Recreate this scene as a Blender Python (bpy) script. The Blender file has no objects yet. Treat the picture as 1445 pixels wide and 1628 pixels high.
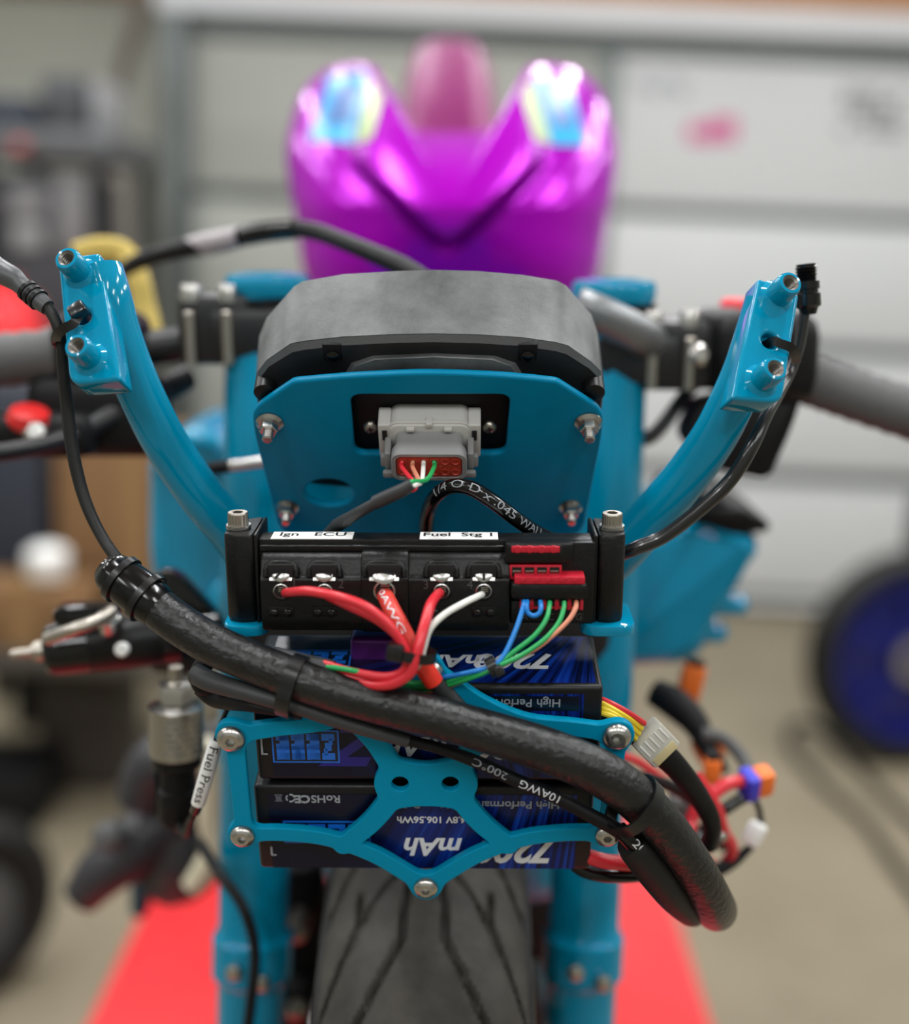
import bpy, bmesh, math, random
import numpy as np
from mathutils import Vector, Matrix

random.seed(7)
PI = math.pi
rad = math.radians
scene = bpy.context.scene
COL = scene.collection

# ------------------------------------------------------------------ camera
FPX, PITCH, ROLL = 1900.0, rad(12.67), rad(2.4)
CAM = Vector((0, 0, 1.5))
F = Vector((0, math.cos(PITCH), -math.sin(PITCH)))
R0 = Vector((1, 0, 0)); U0 = Vector((0, math.sin(PITCH), math.cos(PITCH)))
R = R0 * math.cos(ROLL) + U0 * math.sin(ROLL)
U = U0 * math.cos(ROLL) - R0 * math.sin(ROLL)
cd = bpy.data.cameras.new('camera')
cam = bpy.data.objects.new('camera', cd); COL.objects.link(cam)
cam.matrix_world = Matrix(((R.x, U.x, -F.x, CAM.x), (R.y, U.y, -F.y, CAM.y), (R.z, U.z, -F.z, CAM.z), (0, 0, 0, 1)))
cd.sensor_fit = 'HORIZONTAL'; cd.sensor_width = 36.0
cd.lens = FPX / 1445.0 * 36.0
cd.clip_start = 0.02
cd.dof.use_dof = True
cd.dof.focus_distance = 0.53
cd.dof.aperture_fstop = 2.7
scene.camera = cam

# ------------------------------------------------------------------ world, exposure
w = bpy.data.worlds.new('world'); scene.world = w; w.use_nodes = True
w.node_tree.nodes['Background'].inputs['Color'].default_value = (0.9, 0.95, 1, 1)
w.node_tree.nodes['Background'].inputs['Strength'].default_value = 0.3
scene.view_settings.view_transform = 'Standard'
scene.view_settings.look = 'None'
scene.view_settings.gamma = 1.0
scene.view_settings.use_curve_mapping = False
scene.view_settings.exposure = 0.0
scene.cycles.use_denoising = True
scene.cycles.max_bounces = 8

# the shop's ceiling lamps (their housings are built with the room below)
LAMPS = []
LAMP_Z = 2.93
for lx in (-2.6, -1.55, -0.52, 0.52, 1.55, 2.6):
    for ly in (-1.25, 0.75, 2.2, 3.45):
        LAMPS.append((lx, ly))
for i, (lx, ly) in enumerate(LAMPS):
    ld = bpy.data.lights.new('lamp_light', 'AREA'); ld.shape = 'RECTANGLE'
    ld.size = 0.06; ld.size_y = 0.75; ld.energy = 12.9; ld.color = (0.97, 0.99, 1.0)
    lo = bpy.data.objects.new('lamp_light', ld); COL.objects.link(lo)
    lo.location = (lx, ly, LAMP_Z - 0.062)

# ------------------------------------------------------------------ pixel -> place helpers
def ray(px, py):
    return F + R * ((px - 722.5) / FPX) + U * ((814 - py) / FPX)
def P(px, py, Y):
    d = ray(px, py); return CAM + d * (Y / d.y)
def mmpx(py, Y):                      # metres per pixel there
    return Y / ray(722, py).y / FPX
BX = Vector((R.x, 0, R.z)).normalized()
BY = Vector((0, 1, 0))
BU = BX.cross(BY).normalized()
class Fr:
    """a plane frame: X right, V up in the plane, N towards the viewer; tilt > 0 faces downwards"""
    def __init__(s, o, tilt):
        t = rad(tilt); s.o = o.copy(); s.X = BX.copy()
        s.N = (-BY * math.cos(t) - BU * math.sin(t)).normalized()
        s.V = s.N.cross(s.X).normalized()
    def uv(s, px, py, h=0.0):
        d = ray(px, py); q = s.o + s.N * h
        t = (q - CAM).dot(s.N) / d.dot(s.N)
        p = CAM + d * t - q
        return (p.dot(s.X), p.dot(s.V))
    def w(s, u, v, h=0.0):
        return s.o + s.X * u + s.V * v + s.N * h
    def pw(s, px, py, h=0.0):
        u, v = s.uv(px, py, h); return s.w(u, v, h)
    def M(s, u=0, v=0, h=0.0):
        o = s.w(u, v, h)
        return Matrix(((s.X.x, s.V.x, s.N.x, o.x), (s.X.y, s.V.y, s.N.y, o.y), (s.X.z, s.V.z, s.N.z, o.z), (0, 0, 0, 1)))
def basis(o, z, xhint=Vector((1, 0, 0))):
    z = z.normalized(); x = xhint - z * xhint.dot(z)
    if x.length < 1e-4: x = Vector((0, 0, 1)) - z * z.z
    x.normalize(); y = z.cross(x)
    return Matrix(((x.x, y.x, z.x, o.x), (x.y, y.y, z.y, o.y), (x.z, y.z, z.z, o.z), (0, 0, 0, 1)))

# ------------------------------------------------------------------ objects
W = {}
def thing(name, label, cat, loc, group=None):
    o = bpy.data.objects.new(name, None); COL.objects.link(o)
    o.empty_display_size = 0.02
    o.location = loc; o['label'] = label; o['category'] = cat
    if group: o['group'] = group
    W[o] = Matrix.Translation(loc)
    return o
def tag(o, label, cat, group=None):
    o['label'] = label; o['category'] = cat
    if group: o['group'] = group
    return o
def link(name, me, M, mat, parent=None):
    o = bpy.data.objects.new(name, me); COL.objects.link(o)
    if mat is not None and len(me.materials) == 0: me.materials.append(mat)
    W[o] = M.copy()
    if parent is not None:
        o.parent = parent; o.matrix_local = W[parent].inverted() @ M
    else:
        o.matrix_local = M
    return o
def finish(me, ang=38):
    me.update()
    me.polygons.foreach_set('use_smooth', [True] * len(me.polygons))
    me.set_sharp_from_angle(angle=rad(ang))
    return me
class MB:
    def __init__(s): s.v = []; s.f = []
    def add(s, vs, fs):
        k = len(s.v); s.v += [Vector(p) for p in vs]; s.f += [[i + k for i in f] for f in fs]; return s
    def bm(s, b, M=Matrix.Identity(4)):
        b.verts.index_update()
        s.add([M @ v.co for v in b.verts], [[v.index for v in f.verts] for f in b.faces]); b.free(); return s
    def mesh(s, name, o=Vector((0, 0, 0)), ang=38, M=None):
        me = bpy.data.meshes.new(name)
        if M is not None:
            Mi = M.inverted(); me.from_pydata([Mi @ p for p in s.v], [], s.f)
        else:
            me.from_pydata([p - o for p in s.v], [], s.f)
        b = bmesh.new(); b.from_mesh(me); bmesh.ops.recalc_face_normals(b, faces=b.faces[:]); b.to_mesh(me); b.free()
        return finish(me, ang)
    def center(s):
        lo = Vector((min(p.x for p in s.v), min(p.y for p in s.v), min(p.z for p in s.v)))
        hi = Vector((max(p.x for p in s.v), max(p.y for p in s.v), max(p.z for p in s.v)))
        return (lo + hi) / 2
    def build(s, name, mat, parent=None, ang=38):
        M = W[parent] if parent is not None else Matrix.Translation(s.center())
        return link(name, s.mesh(name, ang=ang, M=M), M, mat, parent)
    # ---- shapes
    def rbox(s, M, sx, sy, sz, bev=0.0, seg=2):
        b = bmesh.new(); bmesh.ops.create_cube(b, size=1.0)
        bmesh.ops.scale(b, vec=(sx, sy, sz), verts=b.verts[:])
        if bev > 0: bmesh.ops.bevel(b, geom=b.edges[:], offset=bev, segments=seg, affect='EDGES', profile=0.5)
        return s.bm(b, M)
    def prism(s, M, poly, h0, h1, bev=0.0, seg=2):
        b = bmesh.new()
        vs = [b.verts.new((x, y, h0)) for x, y in poly]
        f = b.faces.new(vs)
        r = bmesh.ops.extrude_face_region(b, geom=[f])
        ev = [g for g in r['geom'] if isinstance(g, bmesh.types.BMVert)]
        bmesh.ops.translate(b, vec=(0, 0, h1 - h0), verts=ev)
        if bev > 0: bmesh.ops.bevel(b, geom=b.edges[:], offset=bev, segments=seg, affect='EDGES', profile=0.5)
        return s.bm(b, M)
    def lathe(s, M, prof, n=24, cap0=True, cap1=True):
        vs, fs = [], []
        for r, h in prof:
            for k in range(n):
                a = 2 * PI * k / n; vs.append(M @ Vector((r * math.cos(a), r * math.sin(a), h)))
        for i in range(len(prof) - 1):
            for k in range(n):
                a, b = i * n + k, i * n + (k + 1) % n; fs.append([a, b, b + n, a + n])
        if cap0: fs.append(list(range(n))[::-1])
        if cap1: fs.append(list(range((len(prof) - 1) * n, len(prof) * n)))
        return s.add(vs, fs)
    def tube(s, pts, r, n=12, cap=True, flat=None):
        """pts smooth list of Vectors; r number or list; flat=(axis vector, factor) squashes the section"""
        m = len(pts); rr = r if isinstance(r, (list, tuple)) else [r] * m
        T = [(pts[min(i + 1, m - 1)] - pts[max(i - 1, 0)]).normalized() for i in range(m)]
        x = Vector((0, 0, 1)) - T[0] * T[0].z
        if x.length < 0.1: x = Vector((1, 0, 0)) - T[0] * T[0].x
        x.normalize(); vs, fs = [], []
        for i in range(m):
            x = x - T[i] * x.dot(T[i]); x.normalize(); y = T[i].cross(x)
            for k in range(n):
                a = 2 * PI * k / n
                off = (x * math.cos(a) + y * math.sin(a)) * rr[i]
                if flat is not None: off = off - flat[0] * off.dot(flat[0]) * (1 - flat[1])
                vs.append(pts[i] + off)
        for i in range(m - 1):
            for k in range(n):
                a, b = i * n + k, i * n + (k + 1) % n; fs.append([a, b, b + n, a + n])
        if cap: fs.append(list(range(n))[::-1]); fs.append(list(range((m - 1) * n, m * n)))
        return s.add(vs, fs)
    def loft(s, rings, cap0=True, cap1=True):
        n = len(rings[0]); vs, fs = [], []
        for rg in rings: vs += rg
        for i in range(len(rings) - 1):
            for k in range(n):
                a, b = i * n + k, i * n + (k + 1) % n; fs.append([a, b, b + n, a + n])
        if cap0: fs.append(list(range(n))[::-1])
        if cap1: fs.append(list(range((len(rings) - 1) * n, len(rings) * n)))
        return s.add(vs, fs)

def cr(pts, sub=8):
    """Catmull-Rom through points (tuples or Vectors of any length)"""
    A = [np.array(tuple(p), float) for p in pts]
    if len(A) < 3:
        return [Vector(A[0] + (A[-1] - A[0]) * k / sub) for k in range(sub + 1)]
    A = [2 * A[0] - A[1]] + A + [2 * A[-1] - A[-2]]
    out = []
    for i in range(1, len(A) - 2):
        p0, p1, p2, p3 = A[i - 1:i + 3]
        for k in range(sub):
            t = k / sub
            out.append(0.5 * (2 * p1 + (p2 - p0) * t + (2 * p0 - 5 * p1 + 4 * p2 - p3) * t * t + (3 * p1 - p0 - 3 * p2 + p3) * t ** 3))
    out.append(A[-2]); return [Vector(q) for q in out]
def path(pix, sub=8):
    """pix: (px, py, Y[, radius px]) -> smooth Vectors and radii in metres"""
    pts = []
    for q in pix:
        p = P(q[0], q[1], q[2]); r = (q[3] if len(q) > 3 else 1) * mmpx(q[1], q[2])
        pts.append((p.x, p.y, p.z, r))
    c = cr(pts, sub)
    return [Vector(a[:3]) for a in c], [max(a[3], 1e-4) for a in c]
def ptube(pix, n=12, sub=8, mb=None):
    pts, rr = path(pix, sub); mb = mb or MB(); mb.tube(pts, rr, n); return mb
def at_len(pts, frac):
    L = [0]
    for i in range(1, len(pts)): L.append(L[-1] + (pts[i] - pts[i - 1]).length)
    d = frac * L[-1]
    for i in range(1, len(pts)):
        if L[i] >= d:
            k = (d - L[i - 1]) / max(1e-9, L[i] - L[i - 1])
            return pts[i - 1].lerp(pts[i], k), (pts[i] - pts[i - 1]).normalized()
    return pts[-1], (pts[-1] - pts[-2]).normalized()

def rrect(w_, h_, r, n=5, cx=0, cy=0):
    out = []
    for sx, sy, a0 in ((1, 1, 0), (-1, 1, 90), (-1, -1, 180), (1, -1, 270)):
        for k in range(n + 1):
            a = rad(a0 + 90 * k / n)
            out.append((cx + sx * (w_ / 2 - r) + r * math.cos(a), cy + sy * (h_ / 2 - r) + r * math.sin(a)))
    return out
def round_poly(poly, r, n=4):
    out = []; m = len(poly)
    for i in range(m):
        p = Vector(poly[i][:2]); a = Vector(poly[i - 1][:2]); b = Vector(poly[(i + 1) % m][:2])
        ra = poly[i][2] if len(poly[i]) > 2 else r
        if ra <= 0: out.append(tuple(p)); continue
        da, db = (a - p), (b - p); l = min(ra, da.length * .45, db.length * .45)
        s, e = p + da.normalized() * l, p + db.normalized() * l
        for k in range(n + 1):
            t = k / n; q = s * (1 - t) ** 2 + p * 2 * t * (1 - t) + e * t * t; out.append((q.x, q.y))
    return out
def plate_mesh(loops, th, bev):
    """2D loops (outer + holes) -> plate mesh, z from -th to 0, soft edges"""
    cu = bpy.data.curves.new('plate', 'CURVE'); cu.dimensions = '2D'; cu.fill_mode = 'BOTH'
    for lp in loops:
        sp = cu.splines.new('POLY'); sp.points.add(len(lp) - 1)
        for i, (x, y) in enumerate(lp): sp.points[i].co = (x, y, 0, 1)
        sp.use_cyclic_u = True
    cu.extrude = th / 2 - bev; cu.bevel_depth = bev; cu.bevel_resolution = 2; cu.offset = -bev
    ob = bpy.data.objects.new('plate', cu)
    me = bpy.data.meshes.new_from_object(ob)
    bpy.data.objects.remove(ob)
    me.transform(Matrix.Translation((0, 0, -th / 2)))
    me.materials.clear()
    return finish(me, 50)
def contour(sdf, x0, x1, y0, y1, step):
    xs = np.arange(x0, x1 + step, step); ys = np.arange(y0, y1 + step, step)
    X, Yg = np.meshgrid(xs, ys); D = sdf(X, Yg)
    segs = {}
    ny, nx = D.shape
    pt = {}
    def key(kind, i, j):
        k = (kind, i, j)
        if k not in pt:
            if kind == 0: a, b = D[i, j], D[i, j + 1]; t = a / (a - b); pt[k] = (xs[j] + t * step, ys[i])
            else: a, b = D[i, j], D[i + 1, j]; t = a / (a - b); pt[k] = (xs[j], ys[i] + t * step)
        return k
    adj = {}
    S = D < 0
    cs = S[:-1, :-1].astype(int) + 2 * S[:-1, 1:] + 4 * S[1:, 1:] + 8 * S[1:, :-1]
    T = {1: 'LB', 2: 'BR', 3: 'LR', 4: 'RT', 6: 'BT', 7: 'LT', 8: 'TL', 9: 'TB', 11: 'TR', 12: 'RL', 13: 'RB', 14: 'BL', 5: 'LBRT', 10: 'BRTL'}
    for i, j in zip(*np.nonzero((cs > 0) & (cs < 15))):
        e = {'B': (0, i, j), 'T': (0, i + 1, j), 'L': (1, i, j), 'R': (1, i, j + 1)}
        c = T[int(cs[i, j])]
        for a, b in (c[k:k + 2] for k in range(0, len(c), 2)):
            ka, kb = key(*e[a]), key(*e[b])
            adj.setdefault(ka, []).append(kb); adj.setdefault(kb, []).append(ka)
    loops = []; seen = set()
    for s in list(adj):
        if s in seen: continue
        lp = [s]; seen.add(s); cur = s
        while True:
            nx_ = [q for q in adj[cur] if q not in seen]
            if not nx_: break
            cur = nx_[0]; seen.add(cur); lp.append(cur)
        if len(lp) > 8: loops.append([pt[k] for k in lp])
    out = []
    for lp in loops:                       # thin out nearly straight runs
        q = list(lp); keep = [q[0]]
        for k in range(1, len(q) - 1):
            a = Vector(keep[-1]); b = Vector(q[k]); c = Vector(q[k + 1])
            if (b - a).length < step * .5: continue
            d = (c - a); dist = abs(d.x * (b - a).y - d.y * (b - a).x) / max(d.length, 1e-9)
            if dist > step * .02 or (b - a).length > step * 8: keep.append(q[k])
        keep.append(q[-1]); out.append(keep)
    return out
def sd_seg(X, Y, a, b, ra, rb):
    ax, ay = a; bx, by = b; dx, dy = bx - ax, by - ay
    t = np.clip(((X - ax) * dx + (Y - ay) * dy) / (dx * dx + dy * dy + 1e-12), 0, 1)
    return np.hypot(X - ax - t * dx, Y - ay - t * dy) - (ra + (rb - ra) * t)
def smin(a, b, k):
    h = np.clip(0.5 + 0.5 * (b - a) / k, 0, 1)
    return b * (1 - h) + a * h - k * h * (1 - h)
_tx = {}
def text_mesh(s, size, bold=0.0, align='CENTER', extr=0.0, shear=0.0):
    cu = bpy.data.curves.new('text', 'FONT'); cu.body = s; cu.size = size; cu.align_x = align; cu.align_y = 'CENTER'
    cu.offset = bold; cu.extrude = extr; cu.shear = shear; cu.resolution_u = 3
    ob = bpy.data.objects.new('text', cu); me = bpy.data.meshes.new_from_object(ob)
    bpy.data.objects.remove(ob); me.materials.clear(); return me
def text(s, size, M, mat, parent, name='lettering', bold=0.0, align='CENTER', shear=0.0, extr=0.00004):
    return link(name, text_mesh(s, size, bold, align, extr, shear), M, mat, parent)
def text_on_tube(s, size, pts, radius, f0, f1, side, mat, parent, flip=False, bold=0.0, turn=0.0):
    """letters printed along a tube between length fractions f0..f1, on the side facing `side`"""
    mb = MB(); me = text_mesh(s, size, bold, 'CENTER', 0.00003)
    bb = bmesh.new(); bb.from_mesh(me); ys = [v.co.y for v in bb.verts]; ya, yb = min(ys), max(ys)
    for k in range(1, 7):
        bmesh.ops.bisect_plane(bb, geom=bb.verts[:] + bb.edges[:] + bb.faces[:], plane_co=(0, ya + (yb - ya) * k / 7, 0), plane_no=(0, 1, 0))
    bb.to_mesh(me); bb.free()
    xs = [v.co.x for v in me.vertices]; x0, x1 = min(xs), max(xs); vs = []
    for v in me.vertices:                           # wrap the line of letters along and round the tube
        k = (v.co.x - x0) / (x1 - x0)
        p, t = at_len(pts, f0 + (f1 - f0) * ((1 - k) if flip else k))
        nrm = side - t * side.dot(t); nrm.normalize()
        y = nrm.cross(-t if flip else t); a = v.co.y / radius; rq = radius + .00012 + v.co.z
        vs.append(p + y * (rq * math.sin(a)) + nrm * (rq * math.cos(a)))
    mb.add(vs, [list(f_.vertices) for f_ in me.polygons]); bpy.data.meshes.remove(me)
    return mb.build('lettering', mat, parent)

# ------------------------------------------------------------------ materials
def nt(m): return m.node_tree.nodes, m.node_tree.links
def lin(r, g, b):
    def f(c):
        c /= 255.0; return c / 12.92 if c <= .04045 else ((c + .055) / 1.055) ** 2.4
    return (f(r), f(g), f(b), 1)
def mat(name, col, rough=.5, metal=0.0, coat=0.0, spec=.5, noise=None, bump=None, trans=0.0, emit=None, coat_rough=.05, sheen=0):
    """noise=(scale, second colour, amount), bump=(scale, strength)"""
    m = bpy.data.materials.new(name); m.use_nodes = True; N, L = nt(m)
    b = N['Principled BSDF']
    b.inputs['Base Color'].default_value = col; b.inputs['Roughness'].default_value = rough; b.inputs['Metallic'].default_value = metal
    b.inputs['Coat Weight'].default_value = coat; b.inputs['Coat Roughness'].default_value = coat_rough
    b.inputs['Specular IOR Level'].default_value = spec
    b.inputs['Transmission Weight'].default_value = trans
    if emit:
        b.inputs['Emission Color'].default_value = emit[0]; b.inputs['Emission Strength'].default_value = emit[1]
    tc = N.new('ShaderNodeTexCoord')
    if noise:
        n = N.new('ShaderNodeTexNoise'); n.inputs['Scale'].default_value = noise[0]; n.inputs['Detail'].default_value = 6
        n.inputs['Roughness'].default_value = .65
        L.new(tc.outputs['Object'], n.inputs['Vector'])
        rp = N.new('ShaderNodeValToRGB'); rp.color_ramp.elements[0].position = .5 - .3 * (1 - noise[2] * .5); rp.color_ramp.elements[1].position = .5 + .25
        rp.color_ramp.elements[0].color = col; rp.color_ramp.elements[1].color = noise[1]
        L.new(n.outputs['Fac'], rp.inputs['Fac']); L.new(rp.outputs['Color'], b.inputs['Base Color'])
    if bump:
        n2 = N.new('ShaderNodeTexNoise'); n2.inputs['Scale'].default_value = bump[0]; n2.inputs['Detail'].default_value = 4
        L.new(tc.outputs['Object'], n2.inputs['Vector'])
        bp = N.new('ShaderNodeBump'); bp.inputs['Strength'].default_value = bump[1]; bp.inputs['Distance'].default_value = .001
        L.new(n2.outputs['Fac'], bp.inputs['Height']); L.new(bp.outputs['Normal'], b.inputs['Normal'])
    return m
TEAL = mat('teal_paint', lin(0, 132, 169), .09, 0, 0, .40, noise=(60, lin(0, 137, 175), .5))
TEALP = mat('teal_plate_paint', lin(0, 119, 157), .36, spec=.1, noise=(60, lin(0, 124, 163), .5))
TEALM = mat('teal_anodised', lin(0, 137, 175), .38, 0.0, 0, .1, bump=(900, .04))
BLACK = mat('black_plastic', lin(11, 11, 12), .38, spec=.3, noise=(90, lin(18, 18, 19), .4), bump=(500, .12))
PDMB = mat('black_moulded_plastic', lin(10, 10, 11), .36, spec=.3, noise=(200, lin(19, 19, 19), .3), bump=(800, .22))
BLKG = mat('black_gloss', lin(9, 9, 10), .17, spec=.45)
BLKM = mat('black_matte', lin(14, 14, 16), .55, spec=.25)
RUBBER = mat('black_rubber', lin(20, 20, 20), .5, spec=.3, noise=(40, lin(32, 32, 31), .5), bump=(300, .15))
GAUGE = mat('gauge_plastic', lin(44, 46, 47), .48, noise=(26, lin(116, 118, 118), .55), bump=(900, .12))
GAUGED = mat('gauge_back_plastic', lin(26, 27, 29), .42, spec=.4, noise=(60, lin(38, 39, 40), .3), bump=(900, .1))
STEEL = mat('bright_steel', lin(186, 184, 180), .27, 1.0, bump=(300, .06))
NICKEL = mat('brushed_steel', lin(176, 170, 160), .33, 1.0, bump=(900, .1))
DARKHOLE = mat('recess_shade', lin(8, 8, 9), .8)  # near-black colour painted in for the shade inside holes and slots
GREYC = mat('grey_connector_plastic', lin(192, 190, 186), .42)
GREYD = mat('dark_grey_connector_plastic', lin(134, 134, 134), .45)
SEAL = mat('rust_red_seal', lin(176, 58, 40), .5)
REDW = mat('red_wire_insulation', lin(214, 44, 56), .30)
REDC = mat('red_silicone_cable', lin(206, 60, 50), .42)
REDH = mat('bright_red_heat_shrink', lin(232, 52, 36), .35)
WHITEW = mat('white_wire_insulation', lin(228, 228, 222), .35)
GREENW = mat('green_wire_insulation', lin(30, 158, 84), .35)
BLUEW = mat('blue_wire_insulation', lin(24, 124, 206), .35)
TANW = mat('tan_wire_insulation', lin(206, 132, 104), .4)
YELW = mat('yellow_wire_insulation', lin(232, 204, 40), .4)
REDPL = mat('red_connector_plastic', lin(196, 24, 48), .4)
WHITEP = mat('white_label', lin(238, 238, 236), .5)
INK = mat('black_ink', lin(20, 20, 20), .6)
INKW = mat('white_ink', lin(212, 214, 218), .5)
INSERT = mat('thread_insert', lin(120, 116, 110), .38, 1.0)
INKG = mat('grey_ink', lin(150, 154, 160), .5)
PURPLEA = mat('purple_anodised', lin(104, 44, 132), .35, .5)
ORANGE = mat('orange_plastic', lin(240, 118, 40), .45)
BLUEP = mat('blue_plastic', lin(60, 60, 200), .5)
CLEARN = mat('milky_nylon', lin(226, 224, 214), .35, trans=.25)
CREAM = mat('cream_hose', lin(212, 204, 178), .5)

# ================================================================== the room
def G(px, py, z=0.0):
    d = ray(px, py); return CAM + d * ((z - CAM.z) / d.z)
CONC = mat('concrete', lin(122, 112, 92), .6, noise=(3.2, lin(140, 130, 110), .6), bump=(60, .15))
WALLM = mat('wall_paint', lin(152, 153, 144), .75, noise=(2.0, lin(160, 161, 152), .5))
CEILM = mat('ceiling_paint', lin(225, 225, 222), .8)
DOORM = mat('door_panel_dim', lin(164, 166, 159), .55, noise=(1.5, lin(171, 173, 167), .5))  # same door, greyer: dimmer light on the left put into the colour
DOORW = mat('door_panel_white', lin(200, 202, 203), .5, noise=(1.5, lin(206, 208, 209), .5))
TRACK = mat('galvanised_steel', lin(98, 104, 104), .45, .6)
BEAMM = mat('white_beam', lin(226, 229, 234), .45)
WOOD = mat('plywood', lin(196, 140, 98), .6, noise=(7, lin(212, 160, 118), .6))
def struct(name, mb, m, parent=None, ang=30):
    o = mb.build(name, m, parent, ang)
    if parent is None: o['kind'] = 'structure'
    return o
def ibox(x0, x1, y0, y1, z0, z1, bev=0.0):
    return MB().rbox(Matrix.Translation(((x0 + x1) / 2, (y0 + y1) / 2, (z0 + z1) / 2)), x1 - x0, y1 - y0, z1 - z0, bev)
XL, XR, YN, YF, ZC = -3.4, 3.4, -2.3, 5.1, 3.0
struct('floor', ibox(XL - .2, XR + .2, YN - .2, YF + .2, -.1, 0), CONC)
struct('ceiling', ibox(XL - .2, XR + .2, YN - .2, YF + .2, ZC, ZC + .1), CEILM)
struct('wall_back', ibox(XL, XR, YF, YF + .15, 0, ZC), WALLM)
struct('wall_front', ibox(XL, XR, YN - .15, YN, 0, ZC), WALLM)
struct('wall_left', ibox(XL - .15, XL, YN, YF, 0, ZC), WALLM)
struct('wall_right', ibox(XR, XR + .15, YN, YF, 0, ZC), WALLM)
# sectional door: rows of panels with recessed joints
DY = 4.95
xd0, xdm, xd1 = P(300, 300, DY).x, P(957, 300, DY).x, 3.1
seams = [1.66 - .53 * k for k in range(4)]
rows = [(1.66, 2.36)] + [(seams[k + 1], seams[k]) for k in range(3)] + [(0.0, seams[3])]
door = bpy.data.objects.new('door_1', None); COL.objects.link(door); door['kind'] = 'structure'
door.location = (xdm, DY, 0); W[door] = Matrix.Translation((xdm, DY, 0))
for z0, z1 in rows:
    for (a, b, m) in ((xd0, xdm, DOORM), (xdm, xd1, DOORW)):
        pm = ibox(a + .004, b - .004, DY, DY + .05, z0 + .02, z1 - .02, .012)
        pm.build('panel', m, door, 30)
ibox(xd0, xd1, DY + .03, DY + .07, 0, 2.36).build('backing', TRACK, door)  # dark colour stands for the shade in the panel gaps
for z in seams[:3]:                                   # dark lip with each joint's shading put into its colour
    ibox(xd0, xd1, DY - .02, DY + .03, z - .012, z + .012, .005).build('joint_shade', TRACK, door)
ibox(xdm - .035, xdm + .035, DY - .025, DY + .01, 0, 2.36, .005).build('stile', TRACK, door)
zb = P(1300, 16, DY - .10).z
struct('trim_1', ibox(xd0 - .1, 3.2, DY - .10, DY + .10, zb - .095, zb, .01), BEAMM)
struct('beam_shadow', ibox(xd0 - .1, 3.2, DY - .03, DY + .10, zb - .17, zb - .095, .006), TRACK)  # dark strip standing in for the shadow beneath the white beam
struct('trim_3', ibox(XL, XR, DY + .04, YF, zb + .004, 2.99), WOOD)
# door track: upright channel and the rail that sweeps back to the ceiling
p0 = P(285, 300, DY - .04)
struct('trim_4', ibox(p0.x - .05, p0.x + .04, DY - .08, DY + .10, 0, 2.8, .008), TRACK)
tk = MB(); a, b = P(190, 150, 4.75), P(235, -30, 4.2)
tk.tube(cr([Vector((a.x - .02, 4.78, .6)), Vector((a.x - .01, 4.78, 1.6)), a, b], 8), .028, 8)
struct('trim_5', tk, mat('brown_rail', lin(134, 124, 118), .5))

# ceiling lamps
HOUS = mat('lamp_housing', lin(230, 230, 230), .5)
DIFF = mat('lamp_diffuser', lin(255, 255, 250), .4, emit=((1, .99, .96, 1), 2.0))
for i, (lx, ly) in enumerate(LAMPS):
    t = thing('ceiling_lamp', 'white ceiling tube lamp, %s row from the left, %s from the door' % (('first', 'second', 'third', 'fourth', 'fifth', 'sixth')[i // 4], ('fourth', 'third', 'second', 'first')[i % 4]), 'lamp', Vector((lx, ly, LAMP_Z)), 'tube lamps on the ceiling')
    ibox(lx - .06, lx + .06, ly - .4, ly + .4, LAMP_Z - .02, ZC, .01).build('housing', HOUS, t)
    d = MB(); d.tube([Vector((lx, ly - .38, LAMP_Z - .035)), Vector((lx, ly + .38, LAMP_Z - .035))], .02, 12); d.build('diffuser', DIFF, t)

# stickers on the door (too blurred in the picture to read: blotted marks only)
def sticker(px, py, wpx, hpx, m, label, marks):
    c = P(px, py, DY - .004); k = mmpx(py, DY)
    t = thing('sticker', label, 'sticker', c)
    for (ox, oy, sx, sy) in marks:
        q = MB(); q.rbox(Matrix.Translation(c + Vector((ox * wpx * k, 0, oy * hpx * k))), sx * wpx * k, .003, sy * hpx * k)
        q.build('mark', m, t)
sticker(1052, 137, 90, 40, mat('grey_print', lin(170, 172, 180), .5), 'small pale grey sticker high on the white door', [(-.35, .1, .22, .55), (-.1, -.1, .2, .5), (.15, .15, .2, .5), (.36, -.1, .18, .6)])
sticker(1133, 207, 92, 46, mat('pink_print', lin(206, 70, 140), .5), 'pink sticker in the middle of the white door', [(-.2, -.1, .45, .55), (.2, .05, .4, .75)])
mk = []
for r_ in range(4):
    for c_ in range(5):
        if (r_ * 3 + c_ * 2) % 5 != 1: mk.append((-.4 + .2 * c_, .36 - .24 * r_, .15, .16))
sticker(1388, 178, 105, 76, mat('dark_print', lin(120, 120, 124), .5), 'grey block of dark marks on the white door, far right', mk)

# ================================================================== things around the bike
# red lift table
LZ = .56
REDP = mat('red_table_paint', lin(228, 36, 44), .36, coat=.2, noise=(5, lin(238, 52, 60), .5), bump=(40, .06))
lt = thing('lift_table', 'red painted lift table the teal motorcycle stands on', 'lift table', Vector((-.07, 1.0, 0)))
ibox(-.42, .35, .32, 1.95, LZ - .05, LZ, .008).build('deck', REDP, lt)
for sx in (-.36, .29):
    for a_, b_ in ((.45, 1.7), (1.7, .45)):
        mb = MB(); mb.tube([Vector((sx + (.03 if a_ < b_ else -.03), a_, .08)), Vector((sx + (.03 if a_ < b_ else -.03), b_, LZ - .07))], .025, 8); mb.build('scissor_arm', REDP, lt)
    ibox(sx - .05, sx + .05, .36, 1.85, 0, .05, .005).build('base_rail', REDP, lt)

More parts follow.
